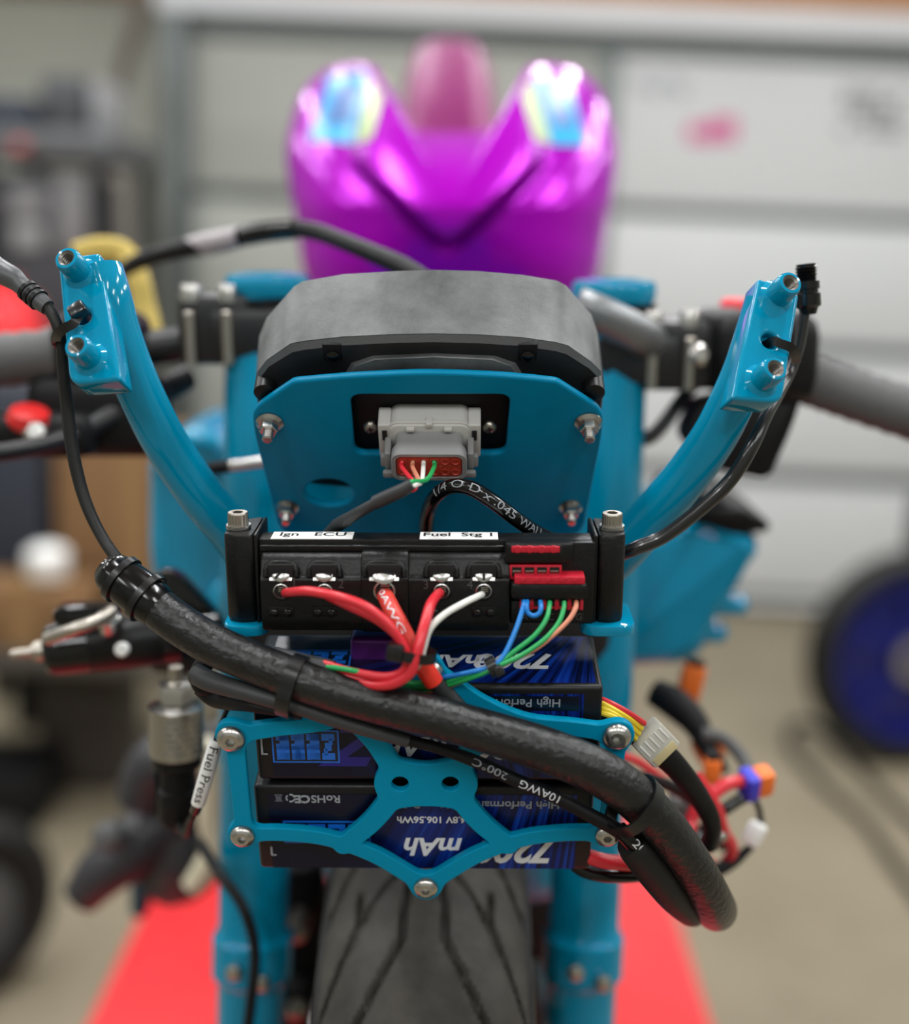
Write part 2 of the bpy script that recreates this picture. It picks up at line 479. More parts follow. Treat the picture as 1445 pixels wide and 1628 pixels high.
# blue wheel on the floor at the right
def ring(mb, c, ax, prof, n=48, xh=Vector((0, 0, 1))):
    """closed profile [(r,h)] revolved about ax"""
    M = basis(c, ax, xh); vs, fs = [], []; m = len(prof)
    for k in range(n):
        a = 2 * PI * k / n
        for r, h in prof: vs.append(M @ Vector((r * math.cos(a), r * math.sin(a), h)))
    for k in range(n):
        for i in range(m):
            a, b = k * m + i, k * m + (i + 1) % m
            c2, d = ((k + 1) % n) * m + (i + 1) % m, ((k + 1) % n) * m + i
            fs.append([a, b, c2, d])
    return mb.add(vs, fs)
def torus_prof(R_, rx, rz, n=14):
    return [(R_ + rx * math.cos(2 * PI * k / n), rz * math.sin(2 * PI * k / n)) for k in range(n)]
BLUEPAINT = mat('blue_paint', lin(4, 18, 110), .25, .3, .4)
wc = P(1452, 1018, 3.45); wc.z = .335; ax = Vector((.12, -1, .06)).normalized()
bw = thing('wheel', 'deep blue wheel with a black tyre standing on the floor at right', 'wheel', Vector((wc.x, wc.y, 0)))
mb = MB(); ring(mb, wc, ax, torus_prof(.282, .05, .055)); mb.build('tyre', RUBBER, bw)
mb = MB(); ring(mb, wc, ax, [(.255, -.05), (.255, .05), (.235, .05), (.222, .02), (.222, -.02), (.235, -.05)]); mb.build('rim', BLUEPAINT, bw)
for k in range(5):
    a0 = 2 * PI * k / 5 + .3
    poly = [(.05, -.028), (.23, -.05), (.23, .05), (.05, .028)]
    mb = MB(); mb.prism(basis(wc, ax) @ Matrix.Rotation(a0, 4, 'Z'), poly, -.015, .02, .006); mb.build('spoke', BLUEPAINT, bw)
mb = MB(); mb.lathe(basis(wc, ax), [(.075, -.03), (.075, .03), (.05, .04), (.03, .045)], 24); mb.build('hub', BLUEPAINT, bw)
mb = MB(); mb.lathe(basis(wc - ax * .012, ax), [(.236, -.004), (.236, .004), (.12, .012), (.05, .014)], 40); mb.build('dished_disc', BLUEPAINT, bw)
mb = MB(); ring(mb, wc + ax * .04, ax, [(.035, 0), (.07, 0), (.07, .006), (.035, .006)], 40); mb.build('brake_disc', STEEL, bw)
ws = thing('wheel_stand', 'dark upright post of a stand behind the blue wheel', 'stand', Vector((wc.x + .16, wc.y + .16, 0)))
ibox(wc.x + .01, wc.x + .07, wc.y + .13, wc.y + .19, .0, .80, .006).build('post', BLKM, ws)
ibox(wc.x - .12, wc.x + .26, wc.y + .06, wc.y + .26, 0, .03, .005).build('foot', BLKM, ws)
# black hose on the floor
hp = [G(x, y, .014) for x, y in ((1500, 1480), (1420, 1370), (1370, 1300), (1300, 1240), (1256, 1185), (1266, 1152), (1305, 1160), (1360, 1215), (1420, 1280), (1520, 1360))]
mb = MB(); mb.tube(cr(hp, 8), .013, 10)
tag(mb.build('air_hose', BLKM), 'black air hose looped on the concrete floor below the blue wheel', 'hose')

# left side: tool cart with boxes
CARTM = mat('cart_metal', lin(88, 90, 92), .5, .3)
DGREY = mat('dark_grey_case', lin(58, 60, 64), .6)
NAVY = mat('dark_navy_case', lin(40, 46, 58), .6)
LGREY = mat('light_grey_case', lin(128, 128, 130), .6)
CY = 3.62
def pxbox(x0, x1, y0, y1, Y, dep, bev=.012, z0=None):
    a, b = P(x0, y0, Y), P(x1, y1, Y)
    lo = z0 if z0 is not None else b.z
    return ibox(a.x, b.x, Y, Y + dep, lo, a.z, bev), Vector(((a.x + b.x) / 2, Y + dep / 2, lo))
cx0, cx1 = P(-60, 220, CY).x, P(182, 220, CY).x
zt = P(90, 205, CY).z
ct = thing('tool_cart', 'grey metal tool cart at the back left with a wide top tray', 'cart', Vector(((cx0 + cx1) / 2, CY + .3, 0)))
ibox(cx0, cx1, CY, CY + .55, zt - .085, zt, .012).build('top_tray', CARTM, ct)
ibox(cx0, cx1, CY, CY + .55, .62, .66, .01).build('shelf', CARTM, ct)
for x in (cx0 + .03, cx1 - .055):
    for y in (CY + .03, CY + .52): ibox(x - .025, x + .025, y - .025, y + .025, 0, zt - .08, .004).build('post', BLKM, ct)
ibox(cx0 + .02, cx1 - .12, CY + .06, CY + .48, 1.02, zt - .12, .015).build('drawer_unit', DGREY, ct)
q, c = pxbox(-40, 46, 150, 205, CY + .05, .3, z0=zt); t = thing('case', 'dark navy case on the top tray of the tool cart', 'case', c); q.build('shell', NAVY, t)
q, c = pxbox(62, 138, 118, 205, CY + .12, .25, z0=zt); t = thing('case', 'tall dark grey case on the tool cart tray', 'case', c); q.build('shell', DGREY, t)
q, c = pxbox(142, 176, 130, 205, CY + .1, .2, z0=zt); t = thing('case', 'pale grey box at the right end of the cart tray', 'box', c); q.build('shell', LGREY, t)
for (x0, x1, y0, y1, m) in ((10, 70, 300, 345, LGREY), (20, 65, 355, 395, mat('pale_handle', lin(150, 152, 152), .5)), (90, 140, 280, 400, LGREY)):
    q, c = pxbox(x0, x1, y0, y1, CY + .045, .02, .004); q.build('drawer_front', m, ct)
q, c = pxbox(18, 42, 222, 240, CY - .012, .012, .003); q.build('badge', mat('red_badge', lin(170, 70, 74), .5), ct)
# red bucket on the bench behind the bars
BN = thing('bench', 'low dark bench at the left carrying the cardboard boxes', 'bench', Vector((-1.2, 3.1, 0)))
bx0, bx1 = P(-120, 1010, 2.9).x, P(335, 1010, 2.9).x
BZ = P(100, 1010, 2.9).z
ibox(bx0, bx1, 2.75, 3.5, BZ - .05, BZ, .008).build('bench_top', mat('bench_top', lin(70, 66, 60), .7), BN)
for x in (bx0 + .05, bx1 - .05):
    for y in (2.8, 3.45): ibox(x - .03, x + .03, y - .03, y + .03, 0, BZ - .04, .004).build('leg', BLKM, BN)
CARD = mat('cardboard', lin(132, 98, 62), .8, noise=(9, lin(112, 82, 52), .5))
TAPE = mat('parcel_tape', lin(142, 110, 72), .45)
def carton(x0, x1, y0, y1, Y, dep, label):
    q, c = pxbox(x0, x1, y0, y1, Y, dep, .006, z0=BZ); t = thing('cardboard_box', label, 'box', c); q.build('carton', CARD, t)
    a = P((x0 + x1) / 2, y0, Y); ibox(a.x - .03, a.x + .03, Y - .001, Y + dep + .001, BZ + .001, a.z + .001, 0).build('tape', TAPE, t)
    return t
carton(85, 332, 690, 1010, 2.95, .22, 'large brown cardboard box on the low bench behind the left handlebar')
carton(-70, 134, 930, 1010, 2.78, .15, 'low brown cardboard box at the front left of the bench')
q, c = pxbox(-110, 80, 600, 1010, 2.96, .2, .03, z0=BZ); t = thing('tool_bag', 'dark navy bag standing left of the large cardboard box', 'bag', c); q.build('bag_body', NAVY, t)
mb = MB(); c = P(76, 905, 2.85); c.z = P(76, 930, 2.78).z + .002; mb.lathe(Matrix.Translation((c.x, c.y, c.z)), [(.045, 0), (.05, .01), (.05, .06), (.03, .075)], 20)
t = thing('jar', 'white tub standing on the low cardboard box', 'tub', c); mb.build('tub', WHITEP, t)
rb = P(5, 600, 3.34); rb.z = BZ; rt = P(5, 445, 3.34).z - BZ
t = thing('fuel_can', 'red can standing on the bench behind the left handlebar grip', 'can', rb)
mb = MB(); mb.lathe(Matrix.Translation(rb), [(.118, 0), (.122, .02), (.122, rt * .86), (.10, rt * .94), (.05, rt * .96), (.05, rt)], 28, True, True); mb.build('can_body', REDP, t)
# tyre standing at the bottom left, low trolley behind it
tc = G(-45, 1575, 0); tc.z = .185; ax = Vector((.75, -.65, .12)).normalized()
bt = thing('spare_wheel', 'small black tyre standing on the floor at bottom left', 'wheel', Vector((tc.x, tc.y, 0)))
mb = MB(); ring(mb, tc, ax, torus_prof(.135, .05, .05)); mb.build('tyre', RUBBER, bt)
mb = MB(); mb.lathe(basis(tc, ax), [(.09, -.03), (.095, 0), (.09, .03), (.04, .035)], 28); mb.build('rim', CARTM, bt)
q, c = pxbox(-90, 60, 1230, 1360, 2.75, .25, .03, z0=0); t = thing('storage_bin', 'black low bin on the floor behind the small tyre', 'bin', c); q.build('bin_body', BLKM, t)
q, c = pxbox(50, 190, 1050, 1215, 3.0, .25, .03, z0=0); t = thing('storage_bin', 'dark brown crate on the floor under the bench', 'crate', c); q.build('bin_body', mat('dark_brown', lin(62, 56, 50), .7), t)

# ================================================================== motorcycle (one thing, bare front end)
moto = thing('motorcycle', 'motorcycle with teal frame and forks and a magenta fuel tank on the red lift table', 'motorcycle', P(677, 1245, .7))
CANDY = mat('magenta_candy_paint', lin(172, 0, 190), .22, .3, .04, .2, noise=(4, lin(178, 0, 188), .5))
CANDYD = mat('dark_magenta_candy', lin(122, 34, 92), .5, .1, 0, .2)
CYAN = mat('cyan_decal', lin(10, 160, 215), .35)
CYAND = mat('blue_decal_print', lin(70, 110, 170), .4)
LIME = mat('pale_green_decal', lin(170, 190, 130), .4)
GRIPM = mat('grip_rubber', lin(84, 84, 84), .6, bump=(300, .3))
CLIPM = mat('black_clamp', lin(22, 22, 25), .4)
BARM = mat('bar_tube', lin(120, 122, 124), .35, .5)
# forks
for (x0, y0, Y0, x1, y1, Y1) in ((421, 470, .737, 400, 1628, .67), (972, 480, .737, 921, 1628, .67)):
    a, b = P(x0, y0, Y0), P(x1, y1, Y1); ax = (b - a).normalized(); b2 = b + ax * .35
    L = (b - a).length; M = basis(a, ax)
    k = L * (1510 - y0) / (1628 - y0)
    mb = MB(); mb.lathe(M, [(.0225, 0), (.0235, .004), (.0235, L * .62), (.022, L * .63), (.022, k - .02), (.0235, k - .014), (.0255, k - .012), (.0255, k + .012), (.0235, k + .014), (.022, k + .02), (.022, L + .3)], 40)
    o = mb.build('fork_leg', TEAL, moto)
    for (u, h) in ((-.007, k - .004), (.010, k + .002)):
        mb = MB(); q = M @ Vector((0, 0, h)) + Vector((u, -.026, 0)); mb.lathe(basis(q, Vector((0, -1, .1))), [(.005, 0), (.005, .004), (.003, .005)], 12); mb.build('clamp_bolt', STEEL, o)
    # cap
    c = P(x0 + 4, y0 - 20, Y0); Mc = basis(c - BU * .004, BU)
    mb = MB(); mb.lathe(Mc, [(.024, -.004), (.0255, 0), (.0255, .006), (.024, .009), (.014, .0105), (.014, .009)], 36); cp = mb.build('fork_cap', TEAL, moto)
    mb = MB(); mb.lathe(Mc, [(.0265, -.012), (.0265, -.005), (.022, -.004)], 36); mb.build('cap_ring', BLKG, cp)
# triple clamp between the forks and the clip-on clamps
a, b = P(421, 500, .737), P(972, 510, .737)
mb = MB(); mb.rbox(basis((a + b) / 2 - BU * .055 + BY * .01, BU, BX), (b - a).length + .03, .05, .016, .006); mb.build('triple_clamp', CLIPM, moto)
a, b = P(410, 1010, .700), P(948, 1010, .700)
mb = MB(); mb.rbox(basis((a + b) / 2 + BY * .012, BU, BX), (b - a).length + .02, .06, .055, .010, 3); mb.build('lower_triple_clamp', CLIPM, moto)
for (px, py, s) in ((352, 520, -1), (1062, 560, 1)):
    c = P(px, py, .735)
    mb = MB(); mb.rbox(basis(c, BU, BX), .044, .05, .042, .006)
    mb.rbox(basis(c - BX * s * .022 - BU * .002, BU, BX), .05, .055, .03, .006); cl = mb.build('clip_on_clamp', CLIPM, moto)
    for d in (-.0135, .0085):
        mb = MB(); mb.lathe(basis(c + BX * d - BY * .02 + BU * .016, BU), [(.006, 0), (.006, .009), (.005, .0105)], 16); mb.build('clamp_bolt', STEEL, cl)
        mb = MB(); mb.lathe(basis(c + BX * d - BY * .0255 - BU * .02, BU), [(.0035, 0), (.0035, .03), (.0025, .031)], 12); mb.build('pinch_bolt', NICKEL, cl)
# left bar, grip, controls
mb = ptube([(352, 535, .74, 28), (250, 552, .735, 28), (130, 566, .73, 28), (-60, 585, .72, 28)]); mb.build('handlebar', CLIPM, moto)
mb = MB(); pts, _ = path([(92, 565, .728), (0, 573, .722), (-90, 582, .716)], 6)
rr = [.0155 + .0012 * (i % 2) for i in range(len(pts))]; rr[0] = .018; mb.tube(pts, rr, 20); mb.build('grip', GRIPM, moto)
c = P(165, 560, .73); mb = MB(); mb.rbox(basis(c, BU, BX), .055, .045, .05, .012, 3)
mb.rbox(basis(P(160, 660, .72), BU, BX), .085, .03, .05, .012, 3); mb.rbox(basis(P(55, 690, .70), BU, BX), .075, .03, .026, .008, 3)
sw = mb.build('switch_housing', BLKM, moto)
c = P(45, 668, .69); mb = MB(); mb.lathe(basis(c - BU * .003, Vector((.2, -.3, 1))), [(.011, 0), (.013, .004), (.011, .009), (.006, .010)], 20); mb.build('kill_button', mat('red_button', lin(200, 30, 30), .35), sw)
c = P(58, 690, .685); mb = MB(); mb.lathe(basis(c, Vector((.3, -1, .4))), [(.006, 0), (.007, .006), (.005, .009)], 16); mb.build('switch_screw', STEEL, sw)
mb = ptube([(215, 640, .72, 20), (120, 690, .69, 16), (30, 715, .66, 15), (-60, 725, .64, 15)], 12); mb.build('clutch_lever', CLIPM, moto)
mb = ptube([(300, 600, .76, 20), (240, 630, .74, 24), (190, 660, .74, 26)], 12); mb.build('lever_perch', CLIPM, moto)
# right bar
mb = ptube([(915, 486, .690, 31), (950, 500, .690, 31), (1000, 524, .698, 31), (1030, 540, .712, 30), (1060, 556, .733, 29), (1180, 580, .73, 29), (1460, 660, .70, 28)], 18); mb.build('handlebar', BARM, moto)
mb = MB(); pts, _ = path([(1265, 596, .725), (1350, 625, .715), (1470, 664, .70)], 8)
rr = [.0152 + .0009 * (i % 2) for i in range(len(pts))]; rr[0] = .0175; mb.tube(pts, rr, 22); mb.build('grip', GRIPM, moto)
mb = MB(); mb.rbox(basis(P(1130, 555, .735), BU, BX), .03, .044, .046, .008, 3); mb.rbox(basis(P(1210, 565, .725), BU, BX + BU * -.2), .062, .05, .054, .014, 3); sw = mb.build('switch_housing', BLKM, moto)
mb = MB(); mb.rbox(basis(P(1168, 490, .735), BU, BX + BU * .3), .016, .02, .012, .004, 3); mb.build('run_switch', mat('red_switch', lin(226, 40, 56), .4), sw)
mb = MB(); mb.rbox(basis(P(1145, 512, .73), BU, BX), .028, .03, .018, .007, 3); mb.build('switch_top', GRIPM, sw)
c = P(1110, 565, .71); mb = MB(); mb.lathe(basis(c, Vector((.1, -1, .2))), [(.006, 0), (.0065, .004), (.004, .006)], 14); mb.build('switch_screw', STEEL, sw)
fr = Fr(P(1200, 690, .71), 0)
poly = [fr.uv(*q) for q in ((1110, 640), (1285, 610), (1262, 680), (1225, 765), (1130, 745), (1085, 700))]
mb = MB(); mb.prism(fr.M(), round_poly(poly, .008), -.035, 0, .004); mb.build('brake_reservoir', BLKM, moto)
mb = ptube([(1010, 640, .72, 12), (960, 660, .71, 12), (935, 668, .71, 12)], 10); mb.build('brake_line', GRIPM, moto)
mb = ptube([(1005, 700, .73, 14), (1040, 690, .73, 12), (1080, 640, .735, 12), (1110, 600, .735, 12)], 10); mb.build('brake_line', CLIPM, moto)
mb = MB(); mb.rbox(basis(P(478, 1520, .76), BU, BX), .034, .045, .16, .006, 2); mb.rbox(basis(P(470, 1600, .735), BU, BX), .026, .03, .05, .006, 2); cal = mb.build('brake_caliper', BLKM, moto)
for py in (1480, 1605):
    mb = MB(); mb.lathe(basis(P(474, py, .716), -BY), [(.007, -.02), (.007, .004), (.004, .006)], 14); mb.build('caliper_bolt', NICKEL, cal)
# frame spars
fr = Fr(P(300, 820, .84), 0)
poly = [fr.uv(*q) for q in ((232, 720), (300, 682), (352, 690), (395, 760), (395, 985), (255, 985), (232, 900))]
mb = MB(); mb.prism(fr.M(), round_poly(poly, .03, 6), -.12, 0, .012, 3)
poly = [fr.uv(x, y) for x, y in ((330, 930), (395, 900), (470, 960), (470, 1060), (330, 1060))]
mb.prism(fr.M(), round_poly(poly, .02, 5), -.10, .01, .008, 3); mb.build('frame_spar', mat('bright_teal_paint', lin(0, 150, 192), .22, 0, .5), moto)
fr = Fr(P(1080, 920, .80), 0)
poly = [fr.uv(*q) for q in ((955, 900), (1010, 870), (1100, 822), (1150, 845), (1192, 852), (1207, 875), (1180, 930), (1142, 985), (1112, 1045), (1085, 1058), (955, 1068))]
mb = MB(); mb.prism(fr.M(), round_poly(poly, .012, 5), -.14, 0, .010, 3)
for (px, py) in ((1160, 962), (1128, 1005)): mb.lathe(basis(fr.pw(px, py, -.03), BX), [(.008, -.02), (.008, .008), (.005, .012)], 14)
o = mb.build('frame_spar', TEAL, moto)
poly = [fr.uv(x, y) for x, y in ((1010, 872), (1100, 835), (1190, 868), (1192, 880), (1060, 905))]
poly = [fr.uv(x, y) for x, y in ((1075, 800), (1110, 782), (1150, 795), (1215, 825), (1228, 838), (1222, 850), (1200, 850), (1180, 862), (1105, 828), (1075, 835))]
mb = MB(); mb.prism(fr.M(), round_poly(poly, .005, 3), -.10, -.004, .003); mb.rbox(fr.M(*fr.uv(1140, 822), -.003), .03, .012, .008, .003); mb.build('spar_cover', BLKM, moto)
fr = Fr(P(683, 640, .80), 5)
poly = [fr.uv(*q) for q in ((470, 640), (560, 470), (820, 470), (890, 640), (900, 900), (450, 900))]
mb = MB(); mb.prism(fr.M(), round_poly(poly, .02, 4), -.09, 0, .01); mb.build('head_stock', TEAL, moto)
# front tyre with cut grooves, rim and fork feet below the picture
AX = P(716, 1245, .675); axle = Vector((AX.x, .672, .875)); RT = .30; HW = .058
TX = BX; vs, fs = [], []; NA, NL = 300, 72
def groove(a, s):
    """depth field of the tread: chevrons pointing up, period along the tread"""
    per = .42; d = 9.0
    for k in (-1, 0, 1):
        t = (a % per) + k * per; q = abs(s)
        for (p0, p1, p2, p3, wd) in (((.13, -.02), (.16, .10), (.42, .22), (.98, .47), .032), ((.52, -.02), (.50, .03), (.62, .10), (.97, .27), .028), ((.10, .30), (.22, .37), (.40, .43), (.60, .52), .02)):
            for u, v in ((p0, p1), (p1, p2), (p2, p3)):
                dx, dy = v[0] - u[0], (v[1] - u[1]); px_, py_ = q - u[0], t - u[1]
                dyw = 5.0                       # radians -> tread half-widths
                tt = max(0, min(1, (px_ * dx + py_ * dyw * dy * dyw) / (dx * dx + (dy * dyw) ** 2)))
                dd = math.hypot(px_ - tt * dx, (py_ - tt * dy) * dyw) / wd
                d = min(d, dd)
    return max(0.0, 1 - d ** 4) if d < 1 else 0.0
A0, A1 = rad(-20), rad(150)
for i in range(NA + 1):
    a = A0 + (A1 - A0) * i / NA                  # 0 = straight towards the camera, 90 = top
    rd = -BY * math.cos(a) + BU * math.sin(a)
    for j in range(NL + 1):
        s = -1 + 2 * j / NL; th = s * rad(64)
        r_ = RT - HW * 1.0 * (1 - math.cos(th)) * 1.05; x = HW * math.sin(th) / math.sin(rad(64))
        r_ -= .005 * groove(-a, s) if abs(s) < .98 else 0
        vs.append(axle + TX * x + rd * r_)
for i in range(NA):
    for j in range(NL):
        k = i * (NL + 1) + j; fs.append([k, k + 1, k + NL + 2, k + NL + 1])
mb = MB(); mb.add(vs, fs)
TYRE = mat('tyre_rubber', lin(28, 27, 26), .58, spec=.3, noise=(22, lin(84, 80, 74), .3), bump=(260, .3))
ty = mb.build('front_tyre', TYRE, moto, 30)
mb = MB(); ring(mb, axle, TX, [(.272, -.057), (.272, .057), (.20, .05), (.185, .03), (.185, -.03), (.20, -.05)], 64); mb.build('tyre_sidewall', RUBBER, ty)
mb = MB(); ring(mb, axle, TX, [(.198, -.05), (.198, .05), (.178, .04), (.178, -.04)], 64)
for k in range(5): mb.rbox(Matrix.Translation(axle) @ basis(Vector(), TX, BU) @ Matrix.Rotation(2 * PI * k / 5, 4, 'Z') @ Matrix.Translation((.1, 0, 0)), .17, .035, .04, .006)
mb.build('front_rim', BLKG, moto)
for s in (-1, 1):
    mb = MB(); ring(mb, axle + TX * s * .072, TX, [(.10, -.0025), (.155, -.0025), (.155, .0025), (.10, .0025)], 48); mb.build('brake_disc', NICKEL, moto)
# rear of the machine that meets the table: a low belly and the rear tyre keep it standing there
rax = Vector((axle.x, 1.62, .865))
mb = MB(); ring(mb, rax, TX, torus_prof(.22, .085, .09, 16), 48); mb.build('rear_tyre', RUBBER, moto)
mb = MB(); mb.lathe(basis(rax - TX * .06, TX), [(.15, 0), (.15, .12)], 32); mb.build('rear_rim', BLKG, moto)
mb = MB(); mb.rbox(Matrix.Translation((axle.x, 1.12, .86)), .26, .34, .30, .05, 3); mb.build('engine_block', BLKM, moto)
mb = MB(); mb.rbox(Matrix.Translation((axle.x, 1.05, 1.09)), .20, .42, .20, .03, 3); mb.build('main_frame', TEAL, moto)
mb = MB(); mb.rbox(Matrix.Translation((axle.x, 1.42, .87)), .18, .42, .07, .02, 3); mb.build('swing_arm', TEAL, moto)
# fuel tank: bluff front, V shaped raised nose, body running back
TYF, TD = .98, .17
half = [(0, 210), (55, 206), (86, 186), (112, 122), (130, 105), (160, 103), (205, 116), (238, 150), (256, 200), (263, 245), (258, 300), (250, 345), (243, 385), (236, 430), (215, 480), (160, 520), (80, 530), (0, 532)]
hs = cr([Vector((a, b)) for a, b in half], 9)
outl = [(718 + a, b) for a, b in hs] + [(718 - a, b) for a, b in hs[::-1][1:-1]]
TC = (718, 330)
rings_ = []
NR = 80
def vnose(px, py):
    """height of the raised V panel, 0..1"""
    x = math.hypot(px - 712, 18) - 18; edge = 380 - .98 * x
    side = 1 / (1 + math.exp(max(-40, min(40, (x - 128) / 5.0))))
    return side * (.8 / (1 + math.exp(max(-40, min(40, -(edge - py) / 3.0)))) - .42 * math.exp(-((py - edge - 9) / 9.0) ** 2))
for i in range(NR + 1):
    q = (i + .15) / (NR + .15); rg = []
    e = 1 - math.sqrt(max(0, 1 - q ** 2.6))
    for (px, py) in outl:
        qx, qy = TC[0] + (px - TC[0]) * q, TC[1] + (py - TC[1]) * q
        lean = .20 * max(0, (330 - qy) / 230.0) ** 1.2 * .5          # top leans back
        Y = TYF + TD * e * .75 + lean - .040 * vnose(qx, qy)
        rg.append(P(qx, qy, Y))
    rings_.append(rg)
back = [p + Vector(((axle.x + .01 - p.x) * .10, .16, -.01)) for p in rings_[-1]]
back2 = [p + Vector(((axle.x + .01 - p.x) * .45, .38, (1.42 - p.z) * .5)) for p in rings_[-1]]
mb = MB(); mb.loft(rings_ + [back, back2]); tank = mb.build('fuel_tank', CANDY, moto, 50)
def on_tank(qx, qy, off=.0015):
    q = 0.0
    # ray parameter against the outline: largest q with point inside
    best = 9
    for k in range(len(outl)):
        ax_, ay_ = outl[k][0] - TC[0], outl[k][1] - TC[1]; bx_, by_ = outl[(k + 1) % len(outl)][0] - TC[0], outl[(k + 1) % len(outl)][1] - TC[1]
        dx, dy = qx - TC[0], qy - TC[1]
        den = dx * (by_ - ay_) - dy * (bx_ - ax_)
        if abs(den) < 1e-9: continue
        t = (ax_ * (by_ - ay_) - ay_ * (bx_ - ax_)) / den; u = (ax_ * dy - ay_ * dx) / den
        if t > 0 and -1e-6 <= u <= 1 + 1e-6: best = min(best, t)
    q = min(1.0, 1 / best) if best > 0 else 0
    e = 1 - math.sqrt(max(0, 1 - q ** 2.6))
    lean = .20 * max(0, (330 - qy) / 230.0) ** 1.2 * .5
    return P(qx, qy, TYF + TD * e * .75 + lean - .040 * vnose(qx, qy) - off)
def decal(quad, m, name, off, n=8):
    """quad corners TL TR BR BL laid onto the tank skin"""
    vs, fs = [], []
    for i in range(n + 1):
        for j in range(n + 1):
            u, v = j / n, i / n
            x = (quad[0][0] * (1 - u) + quad[1][0] * u) * (1 - v) + (quad[3][0] * (1 - u) + quad[2][0] * u) * v
            y = (quad[0][1] * (1 - u) + quad[1][1] * u) * (1 - v) + (quad[3][1] * (1 - u) + quad[2][1] * u) * v
            vs.append(on_tank(x, y, off))
    for i in range(n):
        for j in range(n):
            k = i * (n + 1) + j; fs.append([k, k + 1, k + n + 2, k + n + 1])
    mb = MB(); mb.add(vs, fs); return mb.build(name, m, tank, 60)
decal([(522, 122), (588, 112), (562, 228), (490, 224)], CYAN, 'decal', .002)
decal([(535, 135), (572, 130), (556, 195), (515, 196)], CYAND, 'decal_print', .0035)
decal([(590, 116), (618, 122), (590, 220), (564, 228)], LIME, 'decal_border', .002)
decal([(850, 120), (905, 132), (935, 232), (878, 230)], CYAN, 'decal', .002)
decal([(862, 132), (895, 140), (915, 200), (880, 200)], CYAND, 'decal_print', .0035)
decal([(822, 126), (848, 120), (876, 228), (850, 222)], LIME, 'decal_border', .002)
# tail hump behind the tank
rings_ = []
for (Y, top, hw, bot) in ((1.42, 215, 78, 330), (1.50, 130, 76, 330), (1.62, 78, 72, 320), (1.78, 62, 66, 310), (1.95, 64, 50, 300), (2.0, 90, 30, 280)):
    rg = []
    for k in range(24):
        a = 2 * PI * k / 24; ca, sa = math.cos(a), math.sin(a)
        px = 714 + hw * math.copysign(abs(ca) ** .6, ca); py = (top + bot) / 2 - (bot - top) / 2 * math.copysign(abs(sa) ** .6, sa)
        rg.append(P(px, py, Y))
    rings_.append(rg)
mb = MB(); mb.loft(rings_); mb.build('tail_cowl', CANDYD, moto, 50)
mb = MB(); mb.rbox(Matrix.Translation((axle.x + .02, 1.45, 1.36)), .12, .5, .10, .02, 3); mb.build('subframe', BLKM, moto)

# ================================================================== fasteners shared by several things
def hexring(M, r0, r1, h0, h1, mb):
    """socket: hex recess of radius r0 in a round of radius r1"""
    n = 24; vs, fs = [], []
    for h, f in ((h1, lambda a: r1), (h1, lambda a: r0 * math.cos(PI / 6) / math.cos((a % (PI / 3)) - PI / 6)), (h0, lambda a: r0 * math.cos(PI / 6) / math.cos((a % (PI / 3)) - PI / 6))):
        for k in range(n):
            a = 2 * PI * k / n; q = f(a); vs.append(M @ Vector((q * math.cos(a), q * math.sin(a), h)))
    for i in range(2):
        for k in range(n):
            a, b = i * n + k, i * n + (k + 1) % n; fs.append([a, b, b + n, a + n])
    fs.append([2 * n + k for k in range(n)])
    return mb.add(vs, fs)
def button_bolt_mb(M, r):
    mb = MB(); h = r * .62
    prof = [(r, 0), (r * 1.0, r * .10)] + [(r * math.cos(t), r * .10 + h * math.sin(t)) for t in (.25, .5, .75, .95)]
    rt, ht = prof[-1]
    mb.lathe(M, prof, 24, True, False)
    hexring(M, r * .36, rt, ht - r * .42, ht, mb)
    return mb
def button_bolt(M, r, mat_, parent, name='button_bolt'):
    return button_bolt_mb(M, r).build(name, mat_, parent, 30)
def cap_bolt(M, r, L, parent):
    mb = MB(); n = 48; vs, fs = [], []
    prof = [(r, 0), (r, L * .90), (r * .93, L)]
    for i, (q, h) in enumerate(prof):
        for k in range(n):
            a = 2 * PI * k / n; qq = q * (1 - (.035 if (k % 2 and i < 2) else 0)); vs.append(M @ Vector((qq * math.cos(a), qq * math.sin(a), h)))
    for i in range(2):
        for k in range(n):
            a, b = i * n + k, i * n + (k + 1) % n; fs.append([a, b, b + n, a + n])
    mb.add(vs, fs)
    hexring(M, r * .56, r * .93, L * .35, L, mb)
    o = mb.build('cap_bolt', NICKEL, parent, 20)
    mb = MB(); mb.lathe(M, [(r * 1.22, -.0016), (r * 1.22, 0), (r * .9, 0)], 28); mb.build('washer', STEEL, o)
    return o
def flange_nut(M, r, parent):
    mb = MB(); mb.lathe(M, [(r * 1.45, 0), (r * 1.45, r * .22), (r * 1.1, r * .5)], 28)
    mb.lathe(M, [(r * .98, r * .3), (r * 1.0, r * .5), (r * 1.0, r * 1.35), (r * .86, r * 1.5), (r * .55, r * 1.5)], 6)
    o = mb.build('flange_nut', STEEL, parent, 25)
    mb = MB(); mb.lathe(M, [(r * .55, r * 1.2)] + [(r * (.55 if k % 2 else .50), r * (1.5 + .12 * k)) for k in range(10)] + [(r * .4, r * 2.7)], 16); mb.build('bolt_end', STEEL, o)
    return o
